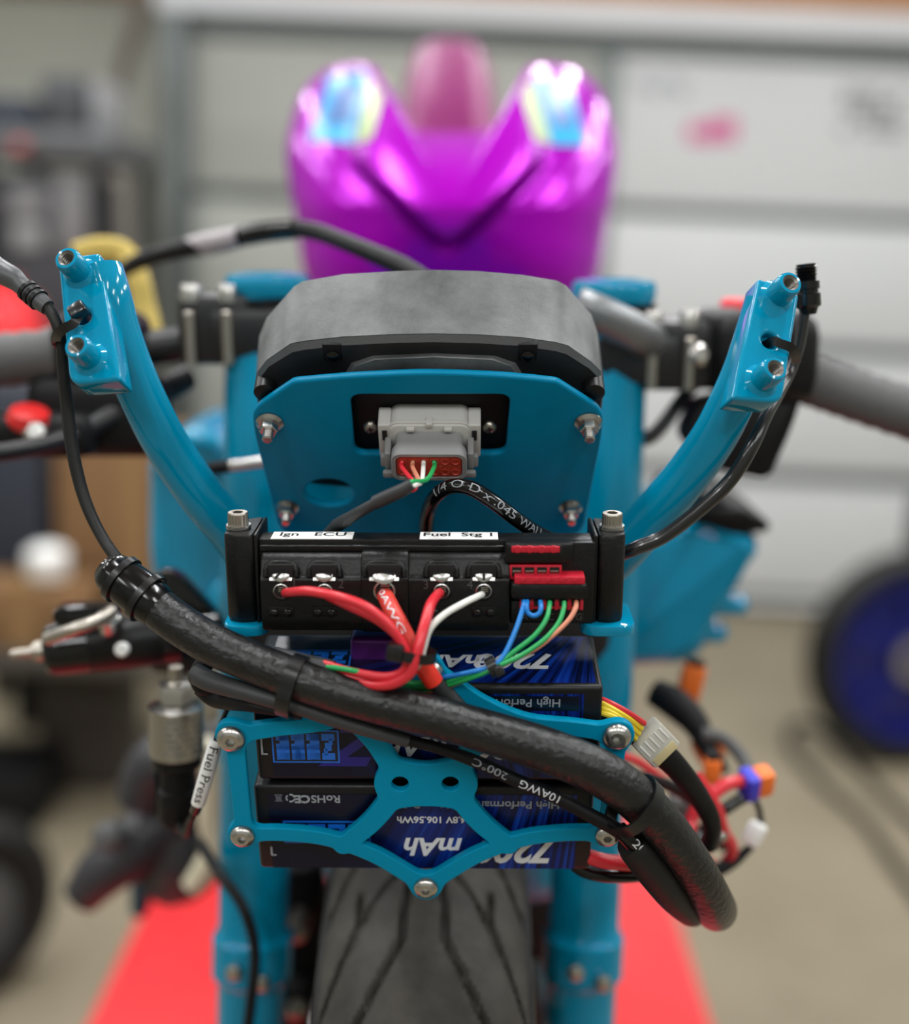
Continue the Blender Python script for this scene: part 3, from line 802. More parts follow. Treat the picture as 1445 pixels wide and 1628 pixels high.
def band(pts_c, tang, prof2d_r, wdt, th, n=28):
    """flat strap loop about a point: prof2d_r(angle)->radius"""
    M = basis(pts_c, tang); mb = MB(); vs, fs = [], []
    for k in range(n):
        a = 2 * PI * k / n; r_ = prof2d_r(a)
        for (q, h) in ((r_, -wdt / 2), (r_ + th, -wdt / 2), (r_ + th, wdt / 2), (r_, wdt / 2)):
            vs.append(M @ Vector((q * math.cos(a), q * math.sin(a), h)))
    for k in range(n):
        for i in range(4):
            fs.append([k * 4 + i, k * 4 + (i + 1) % 4, ((k + 1) % n) * 4 + (i + 1) % 4, ((k + 1) % n) * 4 + i])
    return mb.add(vs, fs)
TIE = mat('cable_tie_nylon', lin(16, 16, 18), .28, coat=.2)
VIEW = lambda p: (CAM - p).normalized()

# ================================================================== battery packs
FB = Fr(P(677, 1245, .500), 11)
def label_material(name, seed):
    """printed label: dark navy with a burst of blue rays (a print on the pack)"""
    m = bpy.data.materials.new(name); m.use_nodes = True; N, L = nt(m); b = N['Principled BSDF']
    b.inputs['Roughness'].default_value = .30; b.inputs['Specular IOR Level'].default_value = .3
    tc = N.new('ShaderNodeTexCoord'); mp = N.new('ShaderNodeMapping')
    mp.inputs['Location'].default_value = seed
    L.new(tc.outputs['Object'], mp.inputs['Vector'])
    sx = N.new('ShaderNodeSeparateXYZ'); L.new(mp.outputs['Vector'], sx.inputs[0])
    at = N.new('ShaderNodeMath'); at.operation = 'ARCTAN2'; L.new(sx.outputs['Y'], at.inputs[0]); L.new(sx.outputs['X'], at.inputs[1])
    ln = N.new('ShaderNodeVectorMath'); ln.operation = 'LENGTH'; L.new(mp.outputs['Vector'], ln.inputs[0])
    cb = N.new('ShaderNodeCombineXYZ')
    mu = N.new('ShaderNodeMath'); mu.operation = 'MULTIPLY'; mu.inputs[1].default_value = 26; L.new(at.outputs[0], mu.inputs[0])
    mu2 = N.new('ShaderNodeMath'); mu2.operation = 'MULTIPLY'; mu2.inputs[1].default_value = 9; L.new(ln.outputs['Value'], mu2.inputs[0])
    L.new(mu.outputs[0], cb.inputs['X']); L.new(mu2.outputs[0], cb.inputs['Y'])
    n = N.new('ShaderNodeTexNoise'); n.inputs['Scale'].default_value = 1.0; n.inputs['Detail'].default_value = 5; n.inputs['Roughness'].default_value = .7
    L.new(cb.outputs[0], n.inputs['Vector'])
    # the burst lies at the right hand half of the print
    gx = N.new('ShaderNodeMapRange'); gx.inputs['From Min'].default_value = -.25; gx.inputs['From Max'].default_value = -.02
    L.new(sx.outputs['X'], gx.inputs['Value'])
    rp = N.new('ShaderNodeValToRGB'); e = rp.color_ramp.elements
    e[0].position = .42; e[0].color = lin(6, 10, 44); e[1].position = .86; e[1].color = lin(140, 180, 230)
    k = e.new(.56); k.color = lin(10, 40, 130); k = e.new(.70); k.color = lin(24, 84, 190)
    L.new(n.outputs['Fac'], rp.inputs['Fac'])
    mx = N.new('ShaderNodeMix'); mx.data_type = 'RGBA'
    pw = N.new('ShaderNodeMapRange'); pw.inputs['From Min'].default_value = -.115; pw.inputs['From Max'].default_value = -.05
    L.new(sx.outputs['X'], pw.inputs['Value']); L.new(pw.outputs[0], mx.inputs[0])
    mx.inputs[6].default_value = lin(7, 8, 32); L.new(rp.outputs['Color'], mx.inputs[7])
    L.new(mx.outputs[2], b.inputs['Base Color'])
    return m
CASE = mat('battery_case', lin(14, 14, 16), .4, spec=.35, bump=(500, .1))
LOGOB = mat('logo_blue_print', lin(18, 104, 208), .3)
LOGOD = mat('logo_dark_print', lin(6, 10, 34), .3)
ZINK = mat('deep_violet_print', lin(26, 18, 120), .3)
STRIP = mat('black_print_strip', lin(10, 12, 26), .3)
ROT180 = Matrix.Rotation(PI, 4, 'Z')
def print_box(fr, M, u0, u1, v0, v1, h, m, parent, name, th=.00012):
    mb = MB(); mb.rbox(M @ Matrix.Translation(((u0 + u1) / 2, (v0 + v1) / 2, h)), abs(u1 - u0), abs(v1 - v0), th); return mb.build(name, m, parent)
def battery(label, px0, px1, py0, py1, dep, M_extra):
    u0, v0 = FB.uv(px0, py0); u1, v1 = FB.uv(px1, py1)
    t = thing('battery_pack', label, 'battery', FB.w((u0 + u1) / 2, v1, -dep / 2))
    mb = MB(); mb.rbox(FB.M((u0 + u1) / 2, (v0 + v1) / 2, -dep / 2), u1 - u0, v0 - v1, dep, .0022, 3); mb.build('case', CASE, t)
    return t, u0, u1, v0, v1
def logo(M, w_, h_, parent, flip=True):
    """blue framed word block, printed upside down"""
    q = MB(); q.rbox(M, w_, h_, .00012, 0); a = q.build('logo_block', LOGOB, parent)
    q = MB(); q.rbox(M @ Matrix.Translation((0, 0, .0001)), w_ - .0016, h_ - .0016, .00012, 0); q.build('logo_ground', LOGOD, parent)
    # three square e's and a Z built of bars
    cw = (w_ - .003) / 4; hh = h_ - .0034; b_ = hh * .26
    for k in range(4):
        cx = -w_ / 2 + .0015 + cw * (k + .5); ww = cw * .86; q = MB()
        bars = [(0, hh / 2 - b_ / 2, ww, b_), (0, -hh / 2 + b_ / 2, ww, b_)]
        if k < 3: bars += [(ww / 2 - b_ * .6, 0, b_ * 1.2, hh), (0, 0, ww, b_ * .9), (-ww / 2 + b_ * .55, -hh * .22, b_ * 1.1, hh * .5)]
        else: bars += [(0, 0, ww * .5, b_ * 1.2), (ww * .2, hh * .2, ww * .3, b_), (-ww * .2, -hh * .2, ww * .3, b_)]
        for (x, y, sx, sy) in bars: q.rbox(M @ Matrix.Translation((cx + x, y, .0002)), sx, sy, .00012)
        q.build('logo_letter', LOGOB, parent)
# lower pack
BD = .046
t, u0, u1, v0, v1 = battery('lower dark battery pack with the RoHS mark on its face, below the X bracket', 402, 938, 1249, 1384, BD, None)
batt_low = t
q0 = FB.uv(425, 1262); q1 = FB.uv(913, 1381)
M0 = FB.M(0, 0, 0)
lab = print_box(FB, M0, q0[0], q1[0], q0[1], q1[1], .0001, label_material('label_print', (-.075, .06, 0)), t, 'front_label', .0002)
def tx(px, py): u, v = FB.uv(px, py); return u, v
def label_text(s, px, py, size, m, parent, bold=0.0, shear=0.0, h=.0004):
    u, v = tx(px, py); return text(s, size, FB.M(u, v, h) @ ROT180, m, parent, 'lettering', bold, 'CENTER', shear)
label_text('RoHS', 518, 1269, .0058, INKG, lab, .0001)
label_text('CE', 481, 1269, .0058, INKG, lab, .00025)
u, v = tx(462, 1268)
mb = MB()
for k in range(3):
    a0 = k * 2 * PI / 3 + .2
    arc = [FB.w(u + .0019 * math.cos(a0 + j * .22), v + .0019 * math.sin(a0 + j * .22), .0004) for j in range(8)]
    mb.tube(arc, .00042, 5)
mb.build('recycling_mark', INKG, lab)
u, v = tx(443, 1268)
mb = MB(); mb.rbox(FB.M(u, v - .0004, .0004), .0026, .003, .0001); mb.rbox(FB.M(u, v + .0018, .0004), .0034, .0006, .0001)
mb.rbox(FB.M(u, v, .0004) @ Matrix.Rotation(.8, 4, 'Z'), .0052, .0004, .00012); mb.rbox(FB.M(u, v, .0004) @ Matrix.Rotation(-.8, 4, 'Z'), .0052, .0004, .00012)
mb.build('bin_mark', mat('dim_ink', lin(84, 86, 96), .5), lab)
label_text('High Performance Lithium Polymer', 745, 1278, .0058, INKG, lab, .0001)
label_text('14.8V 106.56Wh', 690, 1302, .0050, INKW, lab, .0001)
label_text('7200', 822, 1351, .0178, INKW, lab, .0006, .25)
label_text('mAh', 690, 1344, .0138, INKW, lab, .0004, .25)
u, v = tx(520, 1322); logo(FB.M(u, v, .0004), .040, .0125, lab)
u, v = tx(432, 1352); mb = MB(); mb.rbox(FB.M(u, v, .0004), .0009, .0050, .0001); mb.rbox(FB.M(u + .0010, v - .0023, .0004), .0022, .0008, .0001); mb.build('corner_mark', INKG, lab)
# leads of the lower pack
mb = ptube([(905, 1352, .515, 11), (935, 1362, .512, 12), (975, 1371, .515, 12), (1030, 1370, .535, 12), (1085, 1340, .585, 12), (1105, 1290, .605, 11), (1150, 1250, .615, 11), (1188, 1240, .62, 10)]); mb.build('red_lead', REDW, t)
mb = ptube([(905, 1366, .52, 11), (930, 1385, .518, 11), (975, 1393, .52, 11), (1040, 1385, .54, 11), (1100, 1345, .60, 11), (1135, 1300, .62, 10), (1190, 1262, .625, 10)]); o = mb.build('black_lead', BLKG, t)
c = P(1190, 1247, .62); ax_ = (P(1225, 1240, .625) - P(1185, 1250, .62)).normalized()
mb = MB(); mb.rbox(basis(c, ax_, BX), .014, .016, .008, .002); pl = mb.build('plug_collar', BLUEP, t)
mb = MB(); mb.rbox(basis(c + ax_ * .0085, ax_, BX), .012, .016, .011, .0025); mb.build('plug_body', ORANGE, t)
# upper pack
t, u0, u1, v0, v1 = battery('upper battery pack with blue rayed 7200mAh label on its top face', 398, 951, 1090, 1243, BD, None)
batt_up = t
q0 = FB.uv(425, 1102); q1 = FB.uv(922, 1236)
lab = print_box(FB, M0, q0[0], q1[0], q0[1], q1[1], .0001, label_material('label_print', (-.078, -.002, 0)), t, 'front_label', .0002)
a = tx(700, 1106); b = tx(920, 1130)
print_box(FB, M0, a[0] - .02, b[0], a[1], b[1], .00025, STRIP, lab, 'print_strip')
label_text('High Performance Lithium Polymer', 741, 1116, .0058, INKG, lab, .00005)
label_text('7200', 822, 1185, .0178, INKW, lab, .0006, .25)
label_text('mAh', 665, 1185, .0138, INKW, lab, .0004, .25)
u, v = tx(486, 1186); logo(FB.M(u, v, .0004), .0300, .0172, lab)
label_text('Z', 585, 1180, .030, ZINK, lab, .0012, .5, .0003)
for (px, y0, y1) in ((416, 1160, 1203),):
    u, v = tx(px, (y0 + y1) / 2); mb = MB(); mb.rbox(FB.M(u, v, .0004), .0009, .0118, .0001); mb.rbox(FB.M(u + .0012, v - .0055, .0004), .0024, .0008, .0001); mb.build('corner_mark', INKG, lab)
# its top face: a frame lying in it
TF = FB.M(0, v0, 0) @ Matrix.Rotation(-PI / 2, 4, 'X')     # x right, y away, z up
tl = print_box(None, TF, u0 + .006, u1 - .003, .003, BD - .003, .0001, label_material('label_print', (-.075, -.03, 0)), t, 'top_label', .0002)
text('7200', .0172, TF @ Matrix.Translation((.0405, .0215, .0003)) @ ROT180, INKW, tl, 'lettering', .0006, 'CENTER', .25)
text('mAh', .0145, TF @ Matrix.Translation((.0155, .0215, .0003)) @ ROT180, INKW, tl, 'lettering', .0004, 'CENTER', .25)
logo(TF @ Matrix.Translation((-.052, .023, .0004)), .036, .014, tl)
# balance lead and white connector
wires = [((936, 1106, .503, 5), (952, 1110, .500, 5), (975, 1120, .499, 5), (1000, 1134, .501, 5), (1024, 1150, .507, 5)),
         ((936, 1112, .502, 5), (952, 1116, .499, 5), (975, 1128, .497, 5), (998, 1142, .500, 5), (1019, 1158, .507, 5)),
         ((936, 1120, .501, 5), (952, 1124, .498, 5), (974, 1134, .496, 5), (994, 1148, .499, 5), (1015, 1166, .507, 5)),
         ((936, 1128, .500, 5), (952, 1132, .497, 5), (974, 1139, .495, 5), (990, 1152, .498, 5), (1010, 1174, .507, 5)),
         ((938, 1134, .503, 5), (955, 1140, .502, 5), (972, 1147, .502, 5), (986, 1160, .503, 5), (1004, 1180, .508, 5))]
for k, wv in enumerate(wires):
    mb = ptube(wv, 8); mb.build('balance_wire', REDW if k == 0 else (YELW if k < 4 else BLKG), t)
c = P(1040, 1180, .512); ax_ = (P(1060, 1203, .516) - P(1018, 1160, .508)).normalized()
side = (P(1052, 1224, .513) - P(1100, 1172, .513)).normalized()
Mc = basis(c, ax_, (P(1029, 1135, .512) - P(1006, 1186, .512)).normalized())
if Mc.to_3x3().col[1].y > 0: Mc = Mc @ Matrix.Rotation(PI, 4, 'Z')
if Mc.to_3x3().col[1].y < 0: Mc = Mc @ Matrix.Rotation(PI, 4, 'Z')
mb = MB(); mb.rbox(Mc, .0165, .0085, .0175, .0012); cn = mb.build('balance_plug', CLEARN, t)
for k in range(5):
    mb = MB(); mb.rbox(Mc @ Matrix.Translation((-.006 + .003 * k, -.0044, -.004)), .0008, .0006, .0085, .0002); mb.build('plug_rib', WHITEP, cn)
mb = MB(); mb.rbox(Mc @ Matrix.Translation((0, -.0044, .0055)), .0130, .0006, .0050, .0002); mb.build('contact_window', mat('pale_yellow_contact', lin(212, 196, 150), .45), cn)
# the black ribbon it plugs into
rib = thing('balance_extension', 'flat black lead running down from the white battery plug at right', 'cable', P(1100, 1270, .55))
pts, _ = path([(1052, 1196, .519), (1080, 1225, .525), (1112, 1268, .538), (1132, 1310, .548), (1128, 1345, .560)], 8)
sd = (P(1095, 1262, .545) - P(1130, 1240, .545)).normalized()
mb = MB(); rr_ = [.0062 - .002 * i / len(pts) for i in range(len(pts))]
mb.tube(pts, rr_, 14, True, (Vector((0, -1, .3)).normalized(), .4)); mb.build("ribbon", BLKM, rib)

# ================================================================== X shaped bracket in front of the packs
SPC = 677
def sp(px, py, h=.007):
    return FB.uv(px, py, h)
def spm(px, py): return sp(px, py), sp(2 * SPC - px, py)
br = thing('battery_bracket', 'flat teal X shaped bracket bolted across the front of the batteries', 'bracket', FB.pw(677, 1245, .005))
strokes = []
def stroke(pix, r0, r1, both=True):
    c = cr([Vector((a, b)) for a, b in pix], 6)
    n = len(c) - 1
    for sgn in ((1, -1) if both else (1,)):
        for k in range(n):
            a, b = c[k], c[k + 1]
            if sgn < 0: a, b = (2 * SPC - a[0], a[1]), (2 * SPC - b[0], b[1])
            strokes.append((sp(*a), sp(*b), r0 + (r1 - r0) * k / n, r0 + (r1 - r0) * (k + 1) / n))
mp_ = mmpx(1245, .5)
stroke([(372, 1170), (440, 1160), (520, 1150), (590, 1120), (640, 1085), (675, 1062)], 13 * mp_, 10 * mp_)
stroke([(388, 1329), (450, 1328), (520, 1336), (590, 1360), (640, 1388), (677, 1412)], 11.5 * mp_, 13 * mp_)
stroke([(625, 1225), (596, 1182), (560, 1145)], 16 * mp_, 14 * mp_)
stroke([(625, 1268), (590, 1310), (545, 1347)], 17 * mp_, 15 * mp_)
LINK = [(sp(372, 1170), sp(388, 1329)), (sp(982, 1170), sp(966, 1329))]
def bracket_sdf(X, Y):
    D = None
    for a, b, ra, rb in strokes:
        d = sd_seg(X, Y, a, b, ra, rb); D = d if D is None else smin(D, d, .0012)
    for (px, py, r_) in ((368, 1170, 26), (982, 1170, 26), (385, 1328, 24), (966, 1328, 24), (677, 1412, 25), (677, 1062, 24)):
        x, y = sp(px, py); D = smin(D, np.hypot(X - x, Y - y) - r_ * mp_, .004)
    for px in (637, 717):
        x, y = sp(px, 1248); D = smin(D, np.hypot(X - x, Y - y) - 42 * mp_, .003)
    a, b = sp(637, 1216), sp(717, 1283)
    D = smin(D, np.maximum(np.abs(X - (a[0] + b[0]) / 2) - (b[0] - a[0]) / 2, np.abs(Y - (a[1] + b[1]) / 2) - (a[1] - b[1]) / 2), .003)
    for a, b in LINK:
        D = smin(D, sd_seg(X, Y, a, b, 14.5 * mp_, 13.5 * mp_), .003)
    for px in (636, 716):
        x, y = sp(px, 1247); D = np.maximum(D, 13.5 * mp_ - np.hypot(X - x, Y - y))
    return D
lo_, hi_ = sp(330, 1450), sp(1024, 1025)
loops = contour(bracket_sdf, lo_[0], hi_[0], lo_[1], hi_[1], .0007)
BRM = FB.M(0, 0, .007)
link('plate', plate_mesh(loops, .0042, .0006), BRM, TEALM, br)
for (px, py, r_) in ((368, 1173, .0064), (980, 1170, .0064), (386, 1328, .0057), (965, 1327, .0057), (677, 1410, .0056), (684, 1068, .0056)):
    button_bolt(BRM @ Matrix.Translation((*sp(px, py), 0)), r_, STEEL, br)
# spacers that hold it off the packs, and the cage they screw into
for (px, py) in ((368, 1173), (980, 1170), (386, 1328), (965, 1327)):
    u, v = sp(px, py); mb = MB(); mb.lathe(FB.M(u, v, -.001), [(.0042, 0), (.0042, .0036)], 16); mb.build('spacer', TEALM, br)

# purple block above the upper pack
pb = thing('purple_block', 'small purple anodised metal block standing on the upper battery', 'block', P(600, 1062, .515))
mb = MB(); a, b = P(557, 1014, .512), P(646, 1060, .512)
mb.rbox(basis((a + b) / 2 + Vector((0, .012, 0)), BU, BX), b.x - a.x, .024, abs(a.z - b.z) + .001, .0025, 3); mb.build('block_body', PURPLEA, pb)

# ================================================================== power module
FP = Fr(P(677, 920, .505), 3)
def pu(px, py, h=0): return FP.uv(px, py, h)
pdm = thing('power_module', 'black power distribution module with screw terminals and red plugs across the middle', 'power module', FP.pw(677, 985, -.01))
uL, vT = pu(409, 857); uR, vB = pu(944, 991)
MX = Matrix(((0, 0, 1, 0), (1, 0, 0, 0), (0, 1, 0, 0), (0, 0, 0, 1)))   # profile (x->v, y->h, z->u)
def extrude_u(prof, ua, ub, name, m, bev=.0006, ang=35):
    M = FP.M() @ Matrix(((0, 0, 1, 0), (1, 0, 0, 0), (0, 1, 0, 0), (0, 0, 0, 1)))
    mb = MB(); mb.prism(M, prof, ua, ub, bev, 2); return mb.build(name, m, pdm, ang)
extrude_u([(vT, .0), (vT, -.011), (vT - .010, -.027), (vB, -.027), (vB, 0)], uL, uR, 'body', PDMB, .0012)
# ears with rounded fronts, tall end plates
for s, x0, x1, xb in ((-1, 358, 406, 374), (1, 928, 993, 976)):
    if s > 0: x0 = 950
    ua, ub = pu(x0, 900)[0], pu(x1, 900)[0]; ve0, ve1 = pu(380, 852)[1], pu(380, 978)[1]
    poly = [(ua, -.027), (ub, -.027), (ub, .001), (ub - .002, .004), (ua + .002, .004), (ua, .001)]
    if s < 0: poly = [(ua, -.02), (ub, -.027), (ub, .003), (ua + .006, .0045), (ua, 0.0005)]
    else: poly = [(ua, -.027), (ub, -.02), (ub, .0005), (ub - .006, .0045), (ua, .003)]
    M = FP.M() @ Matrix(((1, 0, 0, 0), (0, 0, 1, 0), (0, -1, 0, 0), (0, 0, 0, 1))).inverted()
    mb = MB()
    # extrude the ear outline (u,h) along v
    b0 = [FP.w(u_, ve1, h_) for u_, h_ in round_poly(poly, .002, 3)]; b1 = [FP.w(u_, ve0, h_) for u_, h_ in round_poly(poly, .002, 3)]
    cxm = (ua + ub) / 2
    bt = [FP.w(cxm + (u_ - cxm) * .94, ve0 + .0012, h_ * .95 - .0004) for u_, h_ in round_poly(poly, .002, 3)]
    bb = [FP.w(cxm + (u_ - cxm) * .94, ve1 - .0025, h_ * .8 - .001) for u_, h_ in round_poly(poly, .002, 3)]
    mb.loft([bb, b0, b1, bt]); mb.build('mounting_ear', PDMB, pdm, 50)
    # end plate
    xa, xb2 = (406, 412) if s < 0 else (942, 949)
    ua, ub = pu(xa, 900)[0], pu(xb2, 900)[0]
    mb = MB(); vv0 = pu(677, 849)[1]; mb.rbox(FP.M((ua + ub) / 2, (vv0 + vB) / 2, -.0125), ub - ua, vv0 - vB, .029, .0006); mb.build('end_plate', BLACK, pdm)
    u_, v_ = pu(xb, 850)
    cap_bolt(basis(FP.w(u_, ve0 + .003, -.008), FP.V), .0045, .0056, pdm)
# top ridge grooves
extrude_u([(vT - .0022, 0), (vT - .0028, .0012), (vT - .0052, .0012), (vT - .0060, 0)], uL + .001, pu(800, 870)[0], 'ridge', PDMB, .0003)
# terminal shroud: sloping brow and vertical face
def vy(py, h=0): return pu(677, py, h)[1]
brow = [(vy(876), -.001), (vy(880, .003), .003), (vy(890, .006), .0055), (vy(916, .009), .0085), (vy(921, .0105), .0105), (vy(988, .0105), .0105), (vy(992), .0090), (vy(992), -.001)]
extrude_u(brow, pu(413, 930, .01)[0], pu(811, 930, .01)[0], 'terminal_shroud', PDMB, .0012)
ctr = [(vy(872), 0), (vy(875, .005), .006), (vy(887, .008), .0085), (vy(914, .0105), .0112), (vy(920, .0125), .0125), (vy(990, .0125), .0125), (vy(993), .010), (vy(993), 0)]
extrude_u(ctr, pu(574, 930, .01)[0], pu(650, 930, .01)[0], 'center_shroud', PDMB, .0012)
TERMS = [(447, 1), (516, 1), (611, 1.3), (702, 1), (769, 1)]
for i, (px, sc) in enumerate(TERMS):
    hh = .0085 if i != 2 else .011
    u_, v_ = pu(px, 912, hh)
    # recess: dark box in place of a shaded pocket with a raised arch round it
    mb = MB(); mb.rbox(FP.M(u_, v_ + .0012, hh - .0012), .0112 * sc, .0070, .0060, .0008)
    mb.build('screw_pocket', DARKHOLE, pdm)
    arch = []
    for k in range(13):
        a = PI * k / 12; arch.append(FP.w(u_ + .0066 * sc * math.copysign(abs(math.cos(a)) ** .5, math.cos(a)), v_ - .0010 + .0058 * abs(math.sin(a)) ** .6, hh + .0012 - .0022 * math.sin(a)))
    mb = MB(); mb.tube(arch, .0013, 8); mb.build('pocket_rim', PDMB, pdm, 60)
    # square washer plate and slotted pan head facing up and out
    ax_ = (FP.V * .62 + FP.N * .78).normalized(); c = FP.w(u_, v_ - .0002, hh + .0002)
    Ms = basis(c, ax_, FP.X)
    mb = MB(); mb.rbox(Ms, .0098 * sc, .0068, .0014, .0003)
    wp = mb.build('terminal_plate', STEEL, pdm)
    mb = MB(); r_ = .0041 * sc; mb.lathe(Ms @ Matrix.Translation((0, .0002, .0006)), [(r_, 0), (r_, .0005), (r_ * .85, .0010), (r_ * .4, .0012)], 24)
    mb.build('screw_head', STEEL, wp)
    sa = [.9, -.35, -.2, .2, 1.57][i]
    mb = MB(); mb.rbox(Ms @ Matrix.Translation((0, .0002, .0016)) @ Matrix.Rotation(sa, 4, 'Z'), r_ * 1.7, .0011, .0009); mb.build('screw_slot', DARKHOLE, wp)
    # wire entry
    hf = .0105 if i != 2 else .0125
    u_, v_ = pu(px, 940, hf); r_ = .0030 * (1.35 if i == 2 else 1)
    Mh = FP.M(u_, v_, hf)
    mb = MB(); mb.lathe(Mh, [(r_ * 1.0, -.001), (r_ * 1.18, .0003), (r_ * 1.0, .0006), (r_ * .86, 0), (r_ * .84, -.0012)], 24, False, False); o = mb.build('entry_ring', STEEL, pdm)
    mb = MB(); mb.lathe(Mh, [(r_ * .98, .0), (r_ * .98, .0002)], 24); mb.build('entry_hole', DARKHOLE, o)
    mb = MB()
    for k in range(3): mb.rbox(Mh @ Matrix.Translation((.0004, r_ * (.62 - .3 * k), .0004)), r_ * 1.0, r_ * .13, .0004)
    mb.build('clamp_threads', NICKEL, o)
    # lip below the entry and the pair of studs
    if i != 2:
        mb = MB(); arc = [FP.w(u_ + .0044 * math.cos(a), v_ + .0006 + .0042 * math.sin(a), hf) for a in [PI * 1.12 + PI * .76 * k / 8 for k in range(9)]]
        mb.tube(arc, .0007, 6); mb.build('entry_lip', PDMB, pdm, 60)
        u_, v_ = pu(px, 973, hf)
        mb = MB(); mb.rbox(FP.M(u_, v_ + .0004, hf), .0110, .0044, .0010, .0004); mb.build('stud_pad', PDMB, pdm)
        for d in (-.0029, .0029):
            mb = MB(); mb.lathe(FP.M(u_ + d, v_, hf), [(.0019, 0), (.0019, .0012), (.0014, .0018), (.0006, .0020)], 14); mb.build('stud', BLKG, pdm)
EMB = mat('embossed_plastic', lin(78, 78, 78), .4)
for s, px, py in (('1', 468, 925), ('2', 542, 929), ('3', 677, 930), ('4', 747, 930)):
    u_, v_ = pu(px, py, .0105); text(s, .0056, FP.M(u_, v_, .0106), EMB, pdm, 'terminal_number', -.00008, 'CENTER', 0, .0003)
# right hand plug block
def pbox(x0, x1, y0, y1, h0, h1, name, m, bev=.0008, parent=pdm):
    a, b = pu(x0, y0, h1), pu(x1, y1, h1)
    mb = MB(); mb.rbox(FP.M((a[0] + b[0]) / 2, (a[1] + b[1]) / 2, (h0 + h1) / 2), b[0] - a[0], a[1] - b[1], h1 - h0, bev); return mb.build(name, m, parent)
pbox(806, 944, 862, 992, -.001, .004, 'plug_base', PDMB, .001)
pbox(803, 912, 864, 897, 0, .0085, 'plug_shroud', PDMB, .0016)
pbox(810, 894, 867, 884, .001, .0092, 'strip_pocket', DARKHOLE, .0005)
o = pbox(813, 890, 869, 879, .002, .0100, 'red_strip', REDPL, .0004)
for k in range(4):
    u_, v_ = pu(823 + 19 * k, 873.5, .0102); mb = MB(); mb.lathe(FP.M(u_, v_, .0099), [(.0018, 0), (.0016, .0006), (.0006, .0008)], 10); mb.build('strip_stud', REDPL, o)
o = pbox(810, 893, 898, 922, 0, .0072, 'red_header', REDPL, .0006)
for k in range(4):
    pbox(814 + 20 * k, 829 + 20 * k, 902, 917, .004, .0074, 'socket', DARKHOLE, .0002, o)
    pbox(815 + 20 * k, 828 + 20 * k, 907, 910, .005, .0077, 'contact', NICKEL, .0001, o)
o = pbox(818, 930, 917, 931, .002, .0125, 'red_strip', REDPL, .0006)
for k in range(5):
    u_, v_ = pu(832 + 21 * k, 922, .0125); mb = MB(); mb.rbox(FP.M(u_, v_, .0126) @ Matrix.Rotation(.5, 4, 'Z'), .0030, .0016, .0006, .0002); mb.build('strip_stud', REDPL, o)
pbox(812, 935, 929, 955, 0, .0138, 'plug_shroud', PDMB, .0018)
pbox(812, 930, 955, 990, 0, .0092, 'plug_face', PDMB, .0012)
o = pbox(826, 926, 953, 969, .003, .0105, 'red_header', REDPL, .0005)
for k in range(5):
    pbox(829 + 20 * k, 842 + 20 * k, 953, 964, .005, .0107, 'socket', DARKHOLE, .0002, o)
    pbox(842 + 20 * k, 847 + 20 * k, 953, 970, .005, .0112, 'rib', REDPL, .0002, o)
for s, px in (('A', 834), ('C', 876), ('G', 920)):
    u_, v_ = pu(px, 981, .0092); text(s, .0044, FP.M(u_, v_, .0094), EMB, pdm, 'terminal_letter', -.0001, 'CENTER', 0, .0002)
# stuck-on labels over the top edge
for (x0, x1, s) in ((430, 560, 'Ign   ECU'), (667, 792, 'Fuel  Stg 1')):
    ua, ub = pu(x0, 857)[0], pu(x1, 857)[0]
    TT = FP.M((ua + ub) / 2, vT, -.0052) @ Matrix.Rotation(-PI / 2, 4, 'X')
    mb = MB(); mb.rbox(TT @ Matrix.Translation((0, 0, .0001)), ub - ua, .0105, .0003); lb = mb.build('paper_label', WHITEP, pdm)
    text(s, .0076, TT @ Matrix.Translation((0, .0012, .0003)), INK, lb, 'lettering', .0001)
# teal tabs below the ears
tabs = thing('module_mount', 'teal tabs under the ears of the black power module', 'mount', FP.pw(677, 995, -.012))
for (px, w_) in ((392, .020), (966, .024)):
    u_, v_ = pu(px, 982)
    mb = MB(); mb.prism(FP.M(u_, v_ - .004, -.010) @ Matrix.Rotation(-PI / 2, 4, 'X'), rrect(w_, .034, .007), -.0025, .0025, .001); tb = mb.build('tab', TEAL, tabs)
    mb = MB(); mb.lathe(basis(FP.w(u_, v_ - .0064, -.008), -FP.V), [(.0062, 0), (.0062, .001), (.0042, .0012), (.0042, .004), (.003, .0044)], 6); mb.build('nut', STEEL, tabs)

# ================================================================== gauge plate, plug and dash
PT = 36
FG = Fr(P(683, 597, .528), PT)
FG.o = FG.o.copy()
def gu(px, py, h=0): return FG.uv(px, py, h)
gp = thing('gauge_plate', 'teal plate with chamfered top corners carrying the gauge above the power module', 'plate', FG.pw(683, 700, -.002))
o1 = cr([Vector(q) for q in ((466, 607), (520, 602), (575, 598), (674, 594), (777, 597), (840, 602), (886, 607))], 4)
outer = [gu(*q) for q in o1]
tl_, tr_ = gu(400, 652), gu(960, 654)
bl = (gu(437, 800)[0], gu(677, 855)[1]); brr = (gu(932, 800)[0], bl[1])
sl = gu(404, 690); sr = gu(957, 692)
poly = [(x, y, 0.0) for x, y in outer[1:-1]]
poly = [(*outer[0], .004)] + poly + [(*outer[-1], .004), (*tr_, .008), (*sr, .01), (*brr, .012), (*bl, .012), (*sl, .01), (*tl_, .008)]
outer = round_poly(poly, 0, 5)
win = [gu(*q) for q in ((556, 628), (812, 628), (804, 722), (564, 722))]
win = round_poly([(*q, .006) for q in win], .006, 6)
c = gu(523, 784); ell = [(c[0] + .0118 * math.cos(a), c[1] + .0098 * math.sin(a)) for a in [2 * PI * k / 36 for k in range(36)]]
link('plate', plate_mesh([outer, win, ell], .004, .0012), FG.M(), TEALP, gp)
